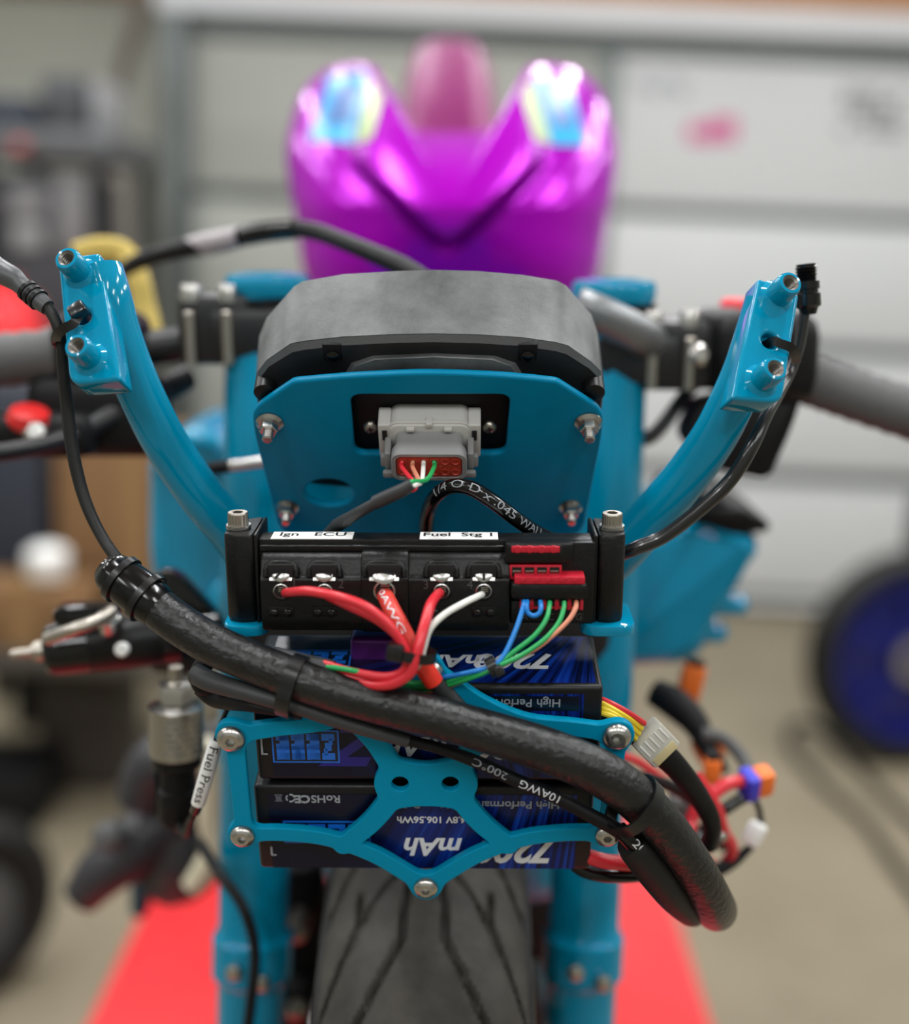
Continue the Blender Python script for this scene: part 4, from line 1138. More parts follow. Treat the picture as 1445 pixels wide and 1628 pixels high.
for (px, py) in ((429, 671), (935, 671)):
    u_, v_ = gu(px, py); flange_nut(FG.M(u_, v_, .0002), .0044, gp)
for (px, py) in ((457, 806), (907, 806)):
    u_, v_ = gu(px, py); flange_nut(FG.M(u_, v_, .0002), .0040, gp)
# dash unit behind the plate
H1, H2 = -.014, -.053
dash = thing('dash_gauge', 'black plastic dash gauge seen from behind above the teal plate', 'gauge', FG.pw(683, 600, -.03))
def mir(pts): return pts
front_top = cr([Vector(q) for q in ((405, 606), (411, 580), (462, 544), (545, 535), (629, 531), (690, 530), (760, 531), (830, 536), (903, 548), (955, 585), (961, 606))], 1)
def ring_from(pix, h, vb):
    top = [gu(x, y, h) for x, y in pix]
    # sides and lower edge mirror the top, hidden behind the plate
    vm = vb
    bot = [(u, vm - (v - vm) * .75) for u, v in top[::-1]]
    return [FG.w(u, v, h) for u, v in top + bot]
def dens(pix, n=5):
    out = []
    for i in range(len(pix) - 1):
        for k in range(n):
            t = k / n; out.append((pix[i][0] * (1 - t) + pix[i + 1][0] * t, pix[i][1] * (1 - t) + pix[i + 1][1] * t))
    out.append(pix[-1]); return out
def corner(pix, idx, d=.25):
    return pix
fr_pix = [(406, 618), (410, 590), (424, 572), (462, 546), (482, 542), (545, 535), (629, 531), (690, 530), (760, 531.5), (830, 536), (885, 544), (903, 549), (940, 575), (955, 590), (960, 618)]
re_pix = [(409, 570), (412, 535), (424, 505), (468, 455), (482, 447), (545, 436), (629, 431), (690, 429), (760, 431), (830, 437), (885, 446), (900, 454), (940, 500), (950, 530), (955, 570)]
lip_pix = [(x + (683 - x) * .012, y + 11 + (3 if 430 < x < 930 else 0)) for x, y in fr_pix]
vb = gu(683, 680, H1)[1]
mb = MB()
R_re = ring_from(dens(re_pix, 3), H2, vb - .01); R_fr = ring_from(dens(fr_pix, 3), H1, vb)
R_fr0 = ring_from(dens([(x, y) for x, y in fr_pix], 3), H1 - .0012, vb)
R_lip = ring_from(dens(lip_pix, 3), H1 + .0022, vb)
R_in = ring_from(dens([(x + (683 - x) * .02, y + 15) for x, y in lip_pix], 3), H1 - .004, vb)
mb.loft([R_re, R_fr0]); sh = mb.build('shell', GAUGE, dash, 34)
R_fr2 = ring_from(dens([(x, y + 1.2) for x, y in fr_pix], 3), H1 - .0004, vb)
mb = MB(); mb.loft([R_fr2, R_lip], True, False); mb.build('rim', mat('gauge_rim_plastic', lin(62, 64, 65), .5, bump=(900, .1)), dash, 24)
mb = MB(); mb.loft([R_lip, R_in]); mb.build('back_cover', GAUGED, dash, 24)
# raised middle of the back cover
def bulge(pix, h):
    return [FG.w(*gu(x, y, h), h) for x, y in pix]
bp0 = [(532, 640), (535, 600), (550, 572), (588, 559), (690, 555), (792, 559), (829, 572), (843, 600), (846, 640)]
bp1 = [(552, 640), (553, 602), (566, 582), (596, 572), (690, 568), (782, 572), (812, 582), (825, 602), (826, 640)]
b0 = bulge(dens(bp0, 3), H1 - .004); b1 = bulge(dens(bp1, 3), H1 + .008)
low0 = [FG.w(u, gu(683, 720, H1)[1], H1 - .004) for u in (gu(843, 640, H1)[0], gu(535, 640, H1)[0])]
low1 = [FG.w(u, gu(683, 715, H1)[1], H1 + .008) for u in (gu(823, 640, H1)[0], gu(555, 640, H1)[0])]
mb = MB(); mb.loft([b0 + low0, b1 + low1], False, True); mb.build('cover_bulge', GAUGE, dash, 40)
for px in (530, 838):
    u_, v_ = gu(px, 560, H1); mb = MB(); mb.rbox(FG.M(u_, v_ + .0018, H1 - .0005), .0088, .0095, .006, .0006); tb = mb.build('screw_boss', BLKM, dash)
    mb = MB(); mb.lathe(FG.M(u_, v_, H1 + .0024), [(.0031, 0), (.0031, .0008), (.002, .0016)], 18); sc = mb.build('cover_screw', BLKG, tb)
    for a in (0.3, 0.3 + PI / 2):
        pass
for px in (424, 942):                                   # round standoffs to the plate
    u_, v_ = gu(px, 655, -.004); mb = MB(); mb.lathe(FG.M(u_, v_ + .010, -.018), [(.0050, 0), (.0050, .012), (.0040, .0125)], 20); mb.build('standoff', BLACK, dash)
# black flange filling the window, two screws
wq = [gu(*q, -.006) for q in ((548, 620), (820, 620), (812, 732), (556, 732))]
mb = MB(); mb.prism(FG.M(), round_poly(wq, .006, 5), -.0085, -.0055, .0005); mb.build('flange', BLKM, dash)
for px in (589, 778):
    u_, v_ = gu(px, 678, -.0055); mb = MB(); mb.lathe(FG.M(u_, v_, -.0055), [(.0034, 0), (.0032, .0012), (.0022, .0022), (.0008, .0025)], 20); s_ = mb.build('flange_screw', NICKEL, dash)
    for a in (.2, .2 + PI / 2):
        mb = MB(); mb.rbox(FG.M(u_, v_, -.0032) @ Matrix.Rotation(a, 4, 'Z'), .0034, .0007, .0006); mb.build('cross_slot', DARKHOLE, s_)
# receptacle of the dash (light grey)
cu_, cv_ = gu(684, 672, -.005)
def gbox(du, dv, h0, h1, w_, hh, m, name, parent, bev=.001, tap=1.0):
    mb = MB(); mb.rbox(FG.M(cu_ + du, cv_ + dv, (h0 + h1) / 2), w_, hh, h1 - h0, bev, 3); return mb.build(name, m, parent)
mb = MB(); mb.prism(FG.M(cu_, cv_, 0), rrect(.0365, .0225, .0045), -.006, .0085, .0006)
mb.prism(FG.M(cu_, cv_, 0), rrect(.0385, .0245, .0055), .0055, .0075, .0004)
rc = mb.build('receptacle', GREYC, dash, 35)
for s in (-1, 1):
    gbox(s * .0205, 0, -.005, .0072, .0058, .0205, GREYC, 'latch_tower', rc, .0008)
    gbox(s * .0205, .004, .0066, .0078, .0022, .0060, DARKHOLE, 'tower_slot', rc, .0002)
gbox(0, .0115, .0040, .0090, .0030, .0022, GREYC, 'index_tab', rc, .0003)
for s in (-1, 1): gbox(s * .0085, .0098, .0080, .0105, .0036, .0016, GREYC, 'rib', rc, .0003)
# plug
plug = thing('wire_plug', 'grey twelve way plug with rust red seal in the middle of the teal plate', 'plug', FG.w(cu_, cv_, .02))
mb = MB()
def rr_at(w_, hh, r_, h): return [FG.w(cu_ + x, cv_ - .0006 + y, h) for x, y in rrect(w_, hh, r_)]
mb.loft([rr_at(.0305, .0165, .003, .0078), rr_at(.0305, .0165, .003, .0150), rr_at(.0338, .0172, .0045, .0170), rr_at(.0342, .0174, .0045, .0225), rr_at(.0336, .0168, .0045, .0232), rr_at(.0300, .0136, .0030, .0232), rr_at(.0296, .0132, .0030, .0212)])
mb.build('plug_body', GREYD, plug, 40)
mb = MB(); mb.loft([rr_at(.0298, .0134, .0030, .0205), rr_at(.0298, .0134, .0030, .0222), rr_at(.0290, .0126, .0028, .0227)]); sl_ = mb.build('seal', SEAL, plug, 40)
for r_ in (-1, 1):
    for k in range(6):
        mb = MB(); M = FG.M(cu_ - .0120 + .0048 * k, cv_ - .0006 + r_ * .0034, .0226)
        mb.lathe(M, [(.0020, 0), (.0021, .0004), (.0016, .0005), (.0012, -.0004), (.0004, -.0005)], 16, False, True); mb.build('seal_port', SEAL, sl_)
text('DEUT', .0030, FG.M(cu_ + .0060, cv_ - .0006, .0229), mat('raised_seal', lin(196, 84, 62), .45), sl_, 'lettering', 0)
text('12', .0022, FG.M(cu_ + .0128, cv_ - .0006, .0229), bpy.data.materials['raised_seal'], sl_, 'lettering', 0)
for s in (-1, 1):
    mb = MB(); mb.rbox(FG.M(cu_ + s * .0188, cv_ - .002, .0125), .0030, .0105, .0120, .0008); mb.rbox(FG.M(cu_ + s * .0192, cv_ - .0035, .0155), .0062, .0070, .0036, .001)
    mb.rbox(FG.M(cu_ + s * .0185, cv_ - .008, .0200), .0055, .0036, .0026, .0008); mb.build('side_latch', GREYD, plug)
# cable out of the plug: four wires into a grey-black sleeve
cable = thing('gauge_cable', 'thin black sleeved cable leaving the grey plug with red tan white and green wires', 'cable', P(610, 790, .50))
def port(k, r_): return FG.w(cu_ - .0120 + .0048 * k, cv_ - .0006 + r_ * .0034, .0222)
end = P(652, 772, .487)
for (k, m, ox, oy, nm) in ((0, REDW, 2, 8, 'red_wire'), (1, TANW, -5, -2, 'tan_wire'), (2, WHITEW, 2, 3, 'white_wire'), (3, GREENW, -3, -3, 'green_wire')):
    p0 = port(k, 1); e1 = P(657 + ox, 769 + oy, .494); e2 = P(642 + ox * .5, 778 + oy * .5, .497)
    mid = p0.lerp(e1, .45) + FG.N * .006 + BX * (.003 if k < 2 else .001)
    mb = MB(); mb.tube(cr([p0, p0 + FG.N * .004, mid, e1, e2], 7), .00105, 8); mb.build(nm, m, cable)
SLEEVE = mat('grey_black_sleeve', lin(52, 53, 55), .5, bump=(500, .15))
mb = ptube([(656, 769, .4935, 9.5), (640, 779, .495, 11), (618, 789, .498, 11.5), (597, 799, .501, 11.5)], 16); mb.build('heat_shrink', SLEEVE, cable)
mb = ptube([(604, 796, .5005, 9), (575, 812, .507, 9.5), (545, 830, .518, 10), (528, 842, .528, 9.5), (515, 860, .540, 9), (505, 890, .55, 9)], 16); mb.build('sleeve', SLEEVE, cable)
mb = ptube([(552, 826, .5155, 11), (535, 836, .524, 11.2)], 16, 3); mb.build('heat_shrink', SLEEVE, cable)
# glossy tubing arch with printed size
tub = thing('printed_tube', 'glossy black tube arching up behind the module with white size printing', 'tube', P(760, 800, .52))
tpix = [(676, 905, .556, 12), (677, 865, .552, 12), (680, 818, .540, 12), (692, 790, .530, 12), (716, 774, .524, 12), (748, 776, .520, 12.5), (785, 798, .519, 12.5), (820, 825, .522, 12.5), (858, 850, .534, 12.5), (900, 868, .552, 12.5), (940, 885, .56, 12)]
pts, rr = path(tpix, 8); mb = MB(); mb.tube(pts, rr, 18); tbo = mb.build('tube_wall', BLKG, tub)
text_on_tube('1/4 O D x .045 WALL', .0052, pts, rr[0], .345, .72, Vector((-.10, -1, .45)).normalized(), INKG, tbo)

# ================================================================== fairing stay with its two end blocks
stay = thing('fairing_stay', 'teal tubular stay with two arms ending in threaded mounting blocks', 'stay', P(677, 900, .55))
mb = ptube([(440, 950, .588, 36), (415, 912, .582, 36), (372, 850, .574, 36), (330, 800, .566, 36), (285, 738, .560, 36), (250, 680, .554, 36), (215, 605, .549, 36), (188, 530, .547, 36), (172, 470, .548, 36), (160, 430, .552, 36)], 28, 8)
mb.build('left_arm', TEAL, stay)
mb = ptube([(915, 950, .588, 36), (945, 915, .582, 36), (992, 872, .574, 36), (1051, 805, .566, 36), (1097, 750, .560, 36), (1136, 693, .554, 36), (1163, 640, .551, 36), (1185, 590, .549, 36), (1205, 530, .549, 36), (1220, 480, .551, 36)], 28, 8)
mb.build('right_arm', TEAL, stay)
mb = ptube([(440, 945, .588, 34), (560, 940, .605, 34), (677, 938, .61, 34), (790, 940, .605, 34), (915, 945, .588, 34)], 24, 6); mb.build('cross_tube', TEAL, stay)
def end_block(cx_, cy_, Y, n, up_img, corners, bosses, hole):
    """mounting block: n outward normal"""
    n = n.normalized(); c = P(cx_, cy_, Y)
    fr = Fr(c, 0); fr.N = n
    a = P(*up_img[0], Y) - P(*up_img[1], Y)            # image direction of the long side
    a = Vector((a.x, 0, a.z)); ay = -(a.x * n.x + a.z * n.z) / n.y; a.y = ay; a.normalize()
    fr.V = a; fr.X = a.cross(n).normalized()
    th = .0135
    poly = [fr.uv(*q) for q in corners]
    poly = [(*poly[0], .0015), (*poly[1], .002), (*poly[2], .002), (*poly[3], .006)]
    rp = round_poly(poly, .003, 5)
    hc = fr.uv(*hole); hl = [(hc[0] + .0037 * math.cos(2 * PI * k / 24), hc[1] + .0037 * math.sin(2 * PI * k / 24)) for k in range(24)]
    M = fr.M()
    pm = plate_mesh([rp, hl], th, .0016)
    bl_ = link('mounting_block', pm, M, TEAL, stay)
    for (px, py) in bosses:
        u_, v_ = fr.uv(px, py, .012)
        mb = MB(); mb.lathe(M @ Matrix.Translation((u_, v_, 0)), [(.0088, -.001), (.0072, .0008), (.0060, .0020), (.0057, .0115), (.0050, .0130), (.0038, .0132)], 28, True, False)
        bo = mb.build('boss', TEAL, bl_, 40)
        mb = MB(); pr = [(.0040, .0130)]
        for k in range(7): pr += [(.0037, .0128 - .0014 * k), (.0026, .0121 - .0014 * k)]
        mb.lathe(M @ Matrix.Translation((u_, v_, 0)), pr, 22, False, False); mb.build('threaded_insert', INSERT, bo, 10)
        mb = MB(); mb.lathe(M @ Matrix.Translation((u_, v_, 0)), [(.0034, .0030), (.0034, .0036)], 18); mb.build('bore', DARKHOLE, bo)
    return fr, M, hc
fl, ML, hl_ = end_block(140, 506, .530, Vector((-.20, -.83, .52)), ((110, 405), (142, 610)), ((91, 410), (158, 401), (191, 604), (110, 611)), ((107, 412), (123, 551)), (131, 503))
frr, MR_, hr_ = end_block(1218, 546, .532, Vector((.22, -.83, .52)), ((1237, 455), (1203, 637)), ((1271, 468), (1206, 441), (1163, 634), (1244, 640)), ((1255, 451), (1231, 587)), (1224, 541))
# cable ties through the blocks
def strap(pts, wdt, th, name, parent, m=TIE, nrm=None):
    mb = MB(); n = len(pts); vs, fs = [], []
    for i in range(n):
        t = (pts[min(i + 1, n - 1)] - pts[max(i - 1, 0)]).normalized()
        nn = nrm[i] if nrm else VIEW(pts[i]); nn = (nn - t * nn.dot(t)).normalized(); s_ = t.cross(nn)
        for a, b in ((-1, 0), (1, 0), (1, 1), (-1, 1)): vs.append(pts[i] + s_ * (a * wdt / 2) + nn * (b * th))
    for i in range(n - 1):
        for k in range(4): fs.append([i * 4 + k, i * 4 + (k + 1) % 4, i * 4 + 4 + (k + 1) % 4, i * 4 + 4 + k])
    fs += [[3, 2, 1, 0], [n * 4 - 4, n * 4 - 3, n * 4 - 2, n * 4 - 1]]
    mb.add(vs, fs); return mb.build(name, m, parent)
t1 = thing('cable_tie', 'black cable tie through the left mounting block holding the thin cable', 'cable tie', fl.w(*hl_, .004))
mb = MB(); mb.rbox(ML @ Matrix.Translation((hl_[0] + .0005, hl_[1], .0045)) @ Matrix.Rotation(.5, 4, 'Z'), .0078, .0062, .0066, .0012); mb.build('tie_head', TIE, t1)
strap(cr([fl.w(hl_[0], hl_[1], .0035), fl.pw(118, 513, .004), fl.pw(104, 521, .0035), fl.pw(93, 530, .001), fl.pw(89, 540, -.004), fl.pw(92, 548, -.010)], 6), .0042, .0012, 'tie_strap', t1, nrm=None)
t2 = thing('cable_tie', 'black cable tie hooked through the hole of the right mounting block', 'cable tie', frr.w(*hr_, .002))
strap(cr([frr.w(hr_[0], hr_[1], -.005), frr.w(hr_[0] + .001, hr_[1] - .001, .0015), frr.pw(1240, 546, .003), frr.pw(1256, 552, .0025), frr.pw(1264, 562, -.001), frr.pw(1266, 574, -.007)], 6), .0040, .0012, 'tie_strap', t2)

# thin cables on each arm
lc = thing('left_cable', 'thin black cable hanging down past the left mounting block', 'cable', P(110, 640, .53))
mb = ptube([(60, 476, .543, 10), (78, 492, .540, 10), (90, 515, .536, 9), (97, 545, .535, 9), (100, 585, .536, 9.5), (106, 640, .536, 10.5), (116, 720, .533, 10.5), (135, 795, .528, 10), (163, 855, .520, 9.5), (196, 902, .508, 10)], 12); mb.build('sheath', RUBBER, lc)
mb = ptube([(-60, 385, .56, 21), (-10, 425, .553, 20), (20, 442, .549, 18), (34, 454, .547, 15), (60, 476, .543, 15), (76, 489, .5405, 13)], 16); mb.build('boot', mat('grey_rubber_boot', lin(74, 76, 78), .4), lc)
for f in (.76, .82, .88):
    pts, rr = path([(-60, 385, .56, 20), (-10, 425, .553, 20), (20, 442, .549, 18), (34, 454, .547, 16), (60, 476, .543, 15.5), (76, 489, .5405, 13)], 8)
    p, tt = at_len(pts, f); mb = band(p, tt, lambda a: .0042, .0018, .0008); mb.build('boot_rib', BLACK, lc)
rcab = thing('right_cable', 'thin glossy black cable curving up to a threaded fitting at the right block', 'cable', P(1120, 800, .54))
mb = ptube([(985, 882, .545, 11), (1010, 872, .543, 11.5), (1055, 853, .543, 11.5), (1110, 812, .543, 11.5), (1160, 765, .543, 11.5), (1195, 710, .543, 11), (1221, 655, .552, 10), (1252, 600, .570, 9), (1270, 550, .574, 9), (1278, 505, .576, 8.5), (1283, 480, .576, 8)], 14); mb.build('sheath', mat('black_glossy_cable', lin(26, 26, 28), .22, coat=.3), rcab)
a_, b_ = P(1285, 490, .576), P(1281, 420, .578); ax_ = (b_ - a_).normalized(); L_ = (b_ - a_).length
Mx = basis(a_, ax_); mb = MB()
pr = [(.0035, -.003), (.0045, 0), (.0060, .001), (.0060, L_ * .32), (.0050, L_ * .34), (.0050, L_ * .42), (.0058, L_ * .43), (.0058, L_ * .60)]
for k in range(5): pr += [(.0052, L_ * (.62 + .075 * k)), (.0043, L_ * (.65 + .075 * k))]
pr += [(.0046, L_), (.003, L_)]
mb.lathe(Mx, pr, 24); mb.build('threaded_fitting', BLKG, rcab, 20)

# ================================================================== wires from the power module
def wire(name, label, pix, m, n=10, cat='wire'):
    pts, rr = path(pix, 7); mb = MB(); mb.tube(pts, rr, n)
    o = mb.build(name, m); tag(o, label, cat, 'wires from the power module'); return o, pts, rr
wire('red_wire', 'red wire leaving the first screw terminal at the left of the module', [(449, 943, .506, 7.5), (458, 942, .490, 7.5), (490, 940, .478, 8), (535, 948, .470, 8), (580, 964, .466, 8), (615, 990, .464, 8), (638, 1022, .464, 8), (648, 1045, .464, 8), (640, 1068, .465, 8), (612, 1076, .468, 7.5), (560, 1068, .474, 7), (515, 1055, .480, 6.5)], REDW)
wire('red_wire', 'red wire from the second screw terminal, under the first red wire', [(517, 945, .506, 7.5), (525, 950, .490, 7.5), (555, 963, .476, 8), (600, 985, .470, 8), (632, 1012, .469, 8), (648, 1040, .468, 8), (652, 1062, .468, 8), (630, 1082, .469, 8), (590, 1082, .472, 7.5), (545, 1073, .476, 7), (515, 1061, .481, 6.5)], REDW)
wire('red_wire', 'red wire curving down from the terminal marked 3', [(702, 943, .506, 8), (697, 944, .490, 8), (685, 960, .477, 8.5), (676, 990, .468, 8.5), (668, 1020, .463, 8.5), (662, 1045, .461, 8.5), (652, 1070, .461, 8.5), (628, 1086, .463, 8.5), (600, 1090, .468, 8), (565, 1083, .474, 7.5), (530, 1070, .479, 7)], REDW)
wire('white_wire', 'white wire from the terminal marked 4', [(769, 943, .506, 5.5), (764, 946, .492, 5.5), (735, 960, .480, 5.5), (705, 978, .474, 5.5), (683, 1000, .470, 6), (673, 1030, .468, 6), (667, 1052, .467, 6), (650, 1070, .470, 6), (615, 1075, .471, 6), (565, 1072, .475, 5.5), (517, 1066, .481, 5)], WHITEW)
wire('green_wire', 'green wire lying with the reds where they enter the black sleeve', [(700, 1085, .482, 4.5), (660, 1086, .478, 4.5), (610, 1078, .474, 4.5), (560, 1066, .4725, 4.5), (520, 1060, .478, 4.5)], GREENW)
pc = thing('power_cable', 'thick red power cable from the big middle terminal, black sleeve below', 'cable', P(670, 1040, .475))
ppx = [(609, 938, .508, 13), (613, 948, .492, 13.5), (626, 975, .481, 14), (645, 1010, .476, 14), (665, 1045, .475, 14)]
pts, rr = path(ppx + [(686, 1080, .477, 14)], 8); mb = MB(); mb.tube(pts, rr, 18); po = mb.build('red_insulation', REDC, pc)
text_on_tube('0AWG', .0040, pts, rr[20], .27, .62, Vector((-.1, -1, .3)).normalized(), INKW, po)
mb = ptube([(663, 1042, .4748, 15.5), (675, 1062, .4755, 15.8), (690, 1085, .4768, 15.5)], 20); mb.build('red_heat_shrink', REDH, pc)
mb = ptube([(686, 1078, .4785, 13.8), (705, 1098, .482, 14.2), (730, 1125, .4845, 14), (760, 1158, .488, 13.5), (800, 1190, .487, 13)], 18); mb.build('black_sleeve', SLEEVE, pc)
SB = .4755
wire('blue_wire', 'blue wire dropping from the first red socket to the small tie', [(833, 956, .492, 4.2), (832, 964, .489, 4.2), (824, 990, .484, 4.2), (812, 1020, .480, 4.2), (800, 1043, .477, 4.2), (785, 1058, SB, 4.2), (755, 1067, .476, 4.2), (715, 1075, .480, 4.2), (675, 1081, .484, 4.2), (630, 1084, .482, 4.2)], BLUEW)
wire('blue_wire', 'short blue jumper loop between two red sockets', [(838, 956, .492, 4.2), (837, 964, .4885, 4.2), (839, 974, .4875, 4.2), (848, 979, .4873, 4.2), (857, 975, .4875, 4.2), (860, 966, .4885, 4.2), (859, 956, .492, 4.2)], BLUEW)
wire('green_wire', 'green wire from the third socket, the inner green one', [(874, 957, .492, 4), (873, 966, .489, 4), (868, 985, .484, 4), (850, 1010, .480, 4), (820, 1034, .4775, 4), (790, 1056, .4765, 4), (755, 1069, .477, 4), (720, 1081, .480, 4), (690, 1089, .483, 4), (640, 1092, .483, 4)], GREENW)
wire('green_wire', 'green wire from the fourth socket, the outer green one', [(897, 957, .492, 4), (896, 968, .489, 4), (888, 990, .484, 4), (866, 1016, .479, 4), (832, 1040, .476, 4), (797, 1057, .4745, 4), (762, 1073, .4755, 4), (720, 1087, .480, 4), (680, 1096, .484, 4), (620, 1099, .485, 4)], GREENW)
wire('tan_wire', 'tan wire from the last socket beside the outer green wire', [(916, 957, .493, 4), (915, 966, .489, 4.3), (906, 983, .485, 4), (885, 1005, .481, 3.6), (855, 1030, .479, 3.2), (820, 1048, .477, 3), (787, 1063, .4765, 3), (740, 1082, .479, 3), (690, 1098, .484, 3), (620, 1103, .486, 3)], TANW)
mb = MB(); tw = thing('cable_tie', 'small black tie round the blue green and tan wires', 'cable tie', P(783, 1060, SB))
p, q = P(783, 1060, SB + .0004), P(800, 1050, .477); tt = (q - P(765, 1068, .476)).normalized()
band(p, tt, lambda a: .0034, .0042, .0010).build('tie_strap', TIE, tw)
mb = MB(); mb.rbox(basis(P(793, 1066, SB - .003), tt, BX), .0045, .005, .004, .0008); mb.build('tie_head', TIE, tw)
tr = thing('cable_tie', 'black cable tie bundling the red wires below the module', 'cable tie', P(655, 1040, .464))
p = P(657, 1038, .4665); tt = Vector((.15, 0, 1)).normalized()
Mt = basis(p, tt)
band(p, tt, lambda a: .0062 + .0024 * abs(math.cos(a)) ** 2 , .0042, .0012).build('tie_strap', TIE, tr)
mb = MB(); mb.rbox(basis(P(628, 1036, .462), tt, BX), .0070, .0070, .0072, .0012); mb.build('tie_head', TIE, tr)

# ================================================================== main loom
LOOM = mat('loom_heat_shrink', lin(12, 12, 13), .31, spec=.5, noise=(70, lin(28, 28, 29), .15), bump=(330, .8))
loom = thing('wiring_loom', 'thick black sheathed wiring loom crossing diagonally in front of the batteries', 'wiring loom', P(640, 1120, .475))
lpix = [(238, 955, .496, 32), (275, 985, .493, 33), (330, 1020, .489, 33), (400, 1052, .484, 33), (480, 1082, .478, 33), (560, 1107, .474, 33), (640, 1127, .471, 34), (720, 1148, .470, 34), (800, 1171, .470, 35), (870, 1193, .471, 36), (940, 1222, .473, 37), (990, 1252, .476, 37), (1040, 1297, .481, 36), (1080, 1347, .487, 35), (1113, 1398, .496, 34), (1132, 1434, .510, 34), (1138, 1446, .535, 33), (1130, 1430, .575, 31), (1115, 1400, .62, 30)]
pts, rr = path(lpix, 8); mb = MB(); mb.tube(pts, rr, 32); mb.build('sheath', LOOM, loom)
LP, LR = pts, rr
mb = ptube([(165, 900, .505, 20), (175, 908, .504, 31), (190, 918, .502, 35), (212, 935, .499, 37), (240, 957, .496, 36), (252, 966, .495, 34)], 28, 5); mb.build('end_boot', BLKG, loom)
for (px, py, Y, r_) in ((193, 921, .5015, 36), (232, 950, .497, 38)):
    p = P(px, py, Y); tt = (P(px + 20, py + 15, Y - .002) - P(px - 20, py - 15, Y + .002)).normalized(); rm = r_ * mmpx(py, Y)
    band(p, tt, lambda a: rm, .0030, .0013, 40).build('boot_band', TIE, loom)
# small cables running along the loom
mb = ptube([(312, 1072, .496, 17), (335, 1083, .490, 17), (385, 1098, .483, 15), (430, 1112, .480, 14), (480, 1126, .479, 13), (540, 1146, .478, 13), (600, 1164, .4765, 12), (650, 1178, .4765, 11)], 18); mb.build('branch_sleeve', SLEEVE, loom)
mb = ptube([(318, 1092, .506, 14), (345, 1110, .503, 16), (395, 1120, .485, 12), (430, 1128, .481, 9), (480, 1138, .479, 7)], 14); mb.build('branch_sleeve', BLKM, loom)
mb = ptube([(328, 1052, .506, 15), (316, 1070, .505, 15), (322, 1092, .504, 14), (352, 1096, .503, 12)], 14); mb.build('branch_sleeve', BLKM, loom)
bpx = [(640, 1175, .477, 9), (700, 1190, .477, 9.5), (760, 1212, .477, 10.5), (820, 1240, .476, 11), (880, 1265, .4765, 11), (940, 1297, .477, 11.5), (985, 1322, .479, 12), (1010, 1345, .482, 12)]
pts, rr = path(bpx, 8); mb = MB(); mb.tube(pts, rr, 16); bc = mb.build('branch_cable', BLKM, loom)
text_on_tube('10AWG', .0050, pts, rr[30] , .46, .62, Vector((-.05, -1, .25)).normalized(), INKW, bc, True)
text_on_tube('200\u00b0C', .0046, pts, rr[14], .27, .41, Vector((-.05, -1, .35)).normalized(), INKG, bc, True)
mb = ptube([(1000, 1340, .481, 22), (1012, 1352, .483, 27), (1040, 1385, .489, 29), (1070, 1422, .498, 27), (1094, 1448, .512, 22), (1102, 1455, .535, 18)], 20); mb.build('branch_sleeve', RUBBER, loom)
mb = ptube([(985, 1330, .478, 5), (1000, 1345, .479, 6), (1020, 1362, .481, 6)], 10); mb.build('branch_wire', REDW, loom)
pts, rr = path([(985, 1318, .478, 13), (1003, 1335, .4785, 14), (1030, 1365, .483, 14)], 8); mb = MB(); mb.tube(pts, rr, 14); o2 = mb.build('branch_cable', BLKG, loom)
text_on_tube('20', .0052, pts, rr[4], .30, .62, Vector((.2, -1, .3)).normalized(), INKW, o2)
# black sleeve the coloured wires enter on top of the loom
mb = ptube([(530, 1066, .480, 16), (500, 1060, .482, 17), (450, 1046, .486, 15), (390, 1030, .491, 13), (320, 1000, .497, 10)], 18); mb.build('branch_sleeve', SLEEVE, loom)
# big ties
def loom_tie(frac, extra, head=False):
    p, tt = at_len(LP, frac); i = min(range(len(LP)), key=lambda k: (LP[k] - p).length); r_ = LR[i]
    M = basis(p, tt); vs, fs = [], []
    dn = (Vector((0, 0, -1)) - tt * -tt.z).normalized()
    Mi = M.inverted().to_3x3(); d2 = Mi @ dn; a0 = math.atan2(d2.y, d2.x)
    def rad_(a):
        x = math.cos(a - a0); return r_ + .0003 + (extra * max(0, x) ** 1.5)
    o = band(p, tt, rad_, .0062, .0013, 40).build('cable_tie', TIE, loom)
    if head:
        vdir = VIEW(p); vdir = (vdir - tt * vdir.dot(tt)).normalized(); up = (vdir - dn * .9).normalized()
        q = p + up * (r_ + .0022)
        mb = MB(); mb.rbox(basis(q, up, tt), .0068, .0085, .0040, .0010); mb.build('tie_head', TIE, o)
    return o
f1 = min(range(len(LP)), key=lambda k: (LP[k] - P(470, 1080, .4785)).length) / (len(LP) - 1)
def frac_of(px, py, Y):
    k = min(range(len(LP)), key=lambda k: (LP[k] - P(px, py, Y)).length); L = [0]
    for i in range(1, len(LP)): L.append(L[-1] + (LP[i] - LP[i - 1]).length)
    return L[k] / L[-1]
loom_tie(frac_of(472, 1079, .4785), .0075, False)
loom_tie(frac_of(1016, 1275, .4785), .0055, False)

# ================================================================== back cable arch
arch = thing('taped_cable', 'black cable with a grey taped stretch arching up behind the gauge', 'cable', P(420, 370, .72))
mb = ptube([(195, 430, .83, 12), (225, 414, .81, 14), (265, 402, .80, 14), (310, 392, .79, 16), (350, 384, .78, 16), (385, 376, .77, 15), (420, 369, .76, 13), (460, 363, .75, 13), (500, 368, .735, 14), (540, 382, .715, 14), (590, 402, .69, 15), (640, 424, .665, 16), (690, 455, .64, 16)], 16); ao = mb.build('cable_core', BLKM, arch)
mb = ptube([(298, 394, .793, 15), (320, 389, .788, 17), (350, 384, .78, 18), (383, 376, .771, 17)], 16); mb.build('tape_wrap', mat('grey_tape', lin(168, 160, 164), .5), arch)
mb = ptube([(392, 374, .768, 17), (425, 368, .759, 17), (470, 364, .747, 16)], 16); mb.build('heat_shrink', BLKG, arch)
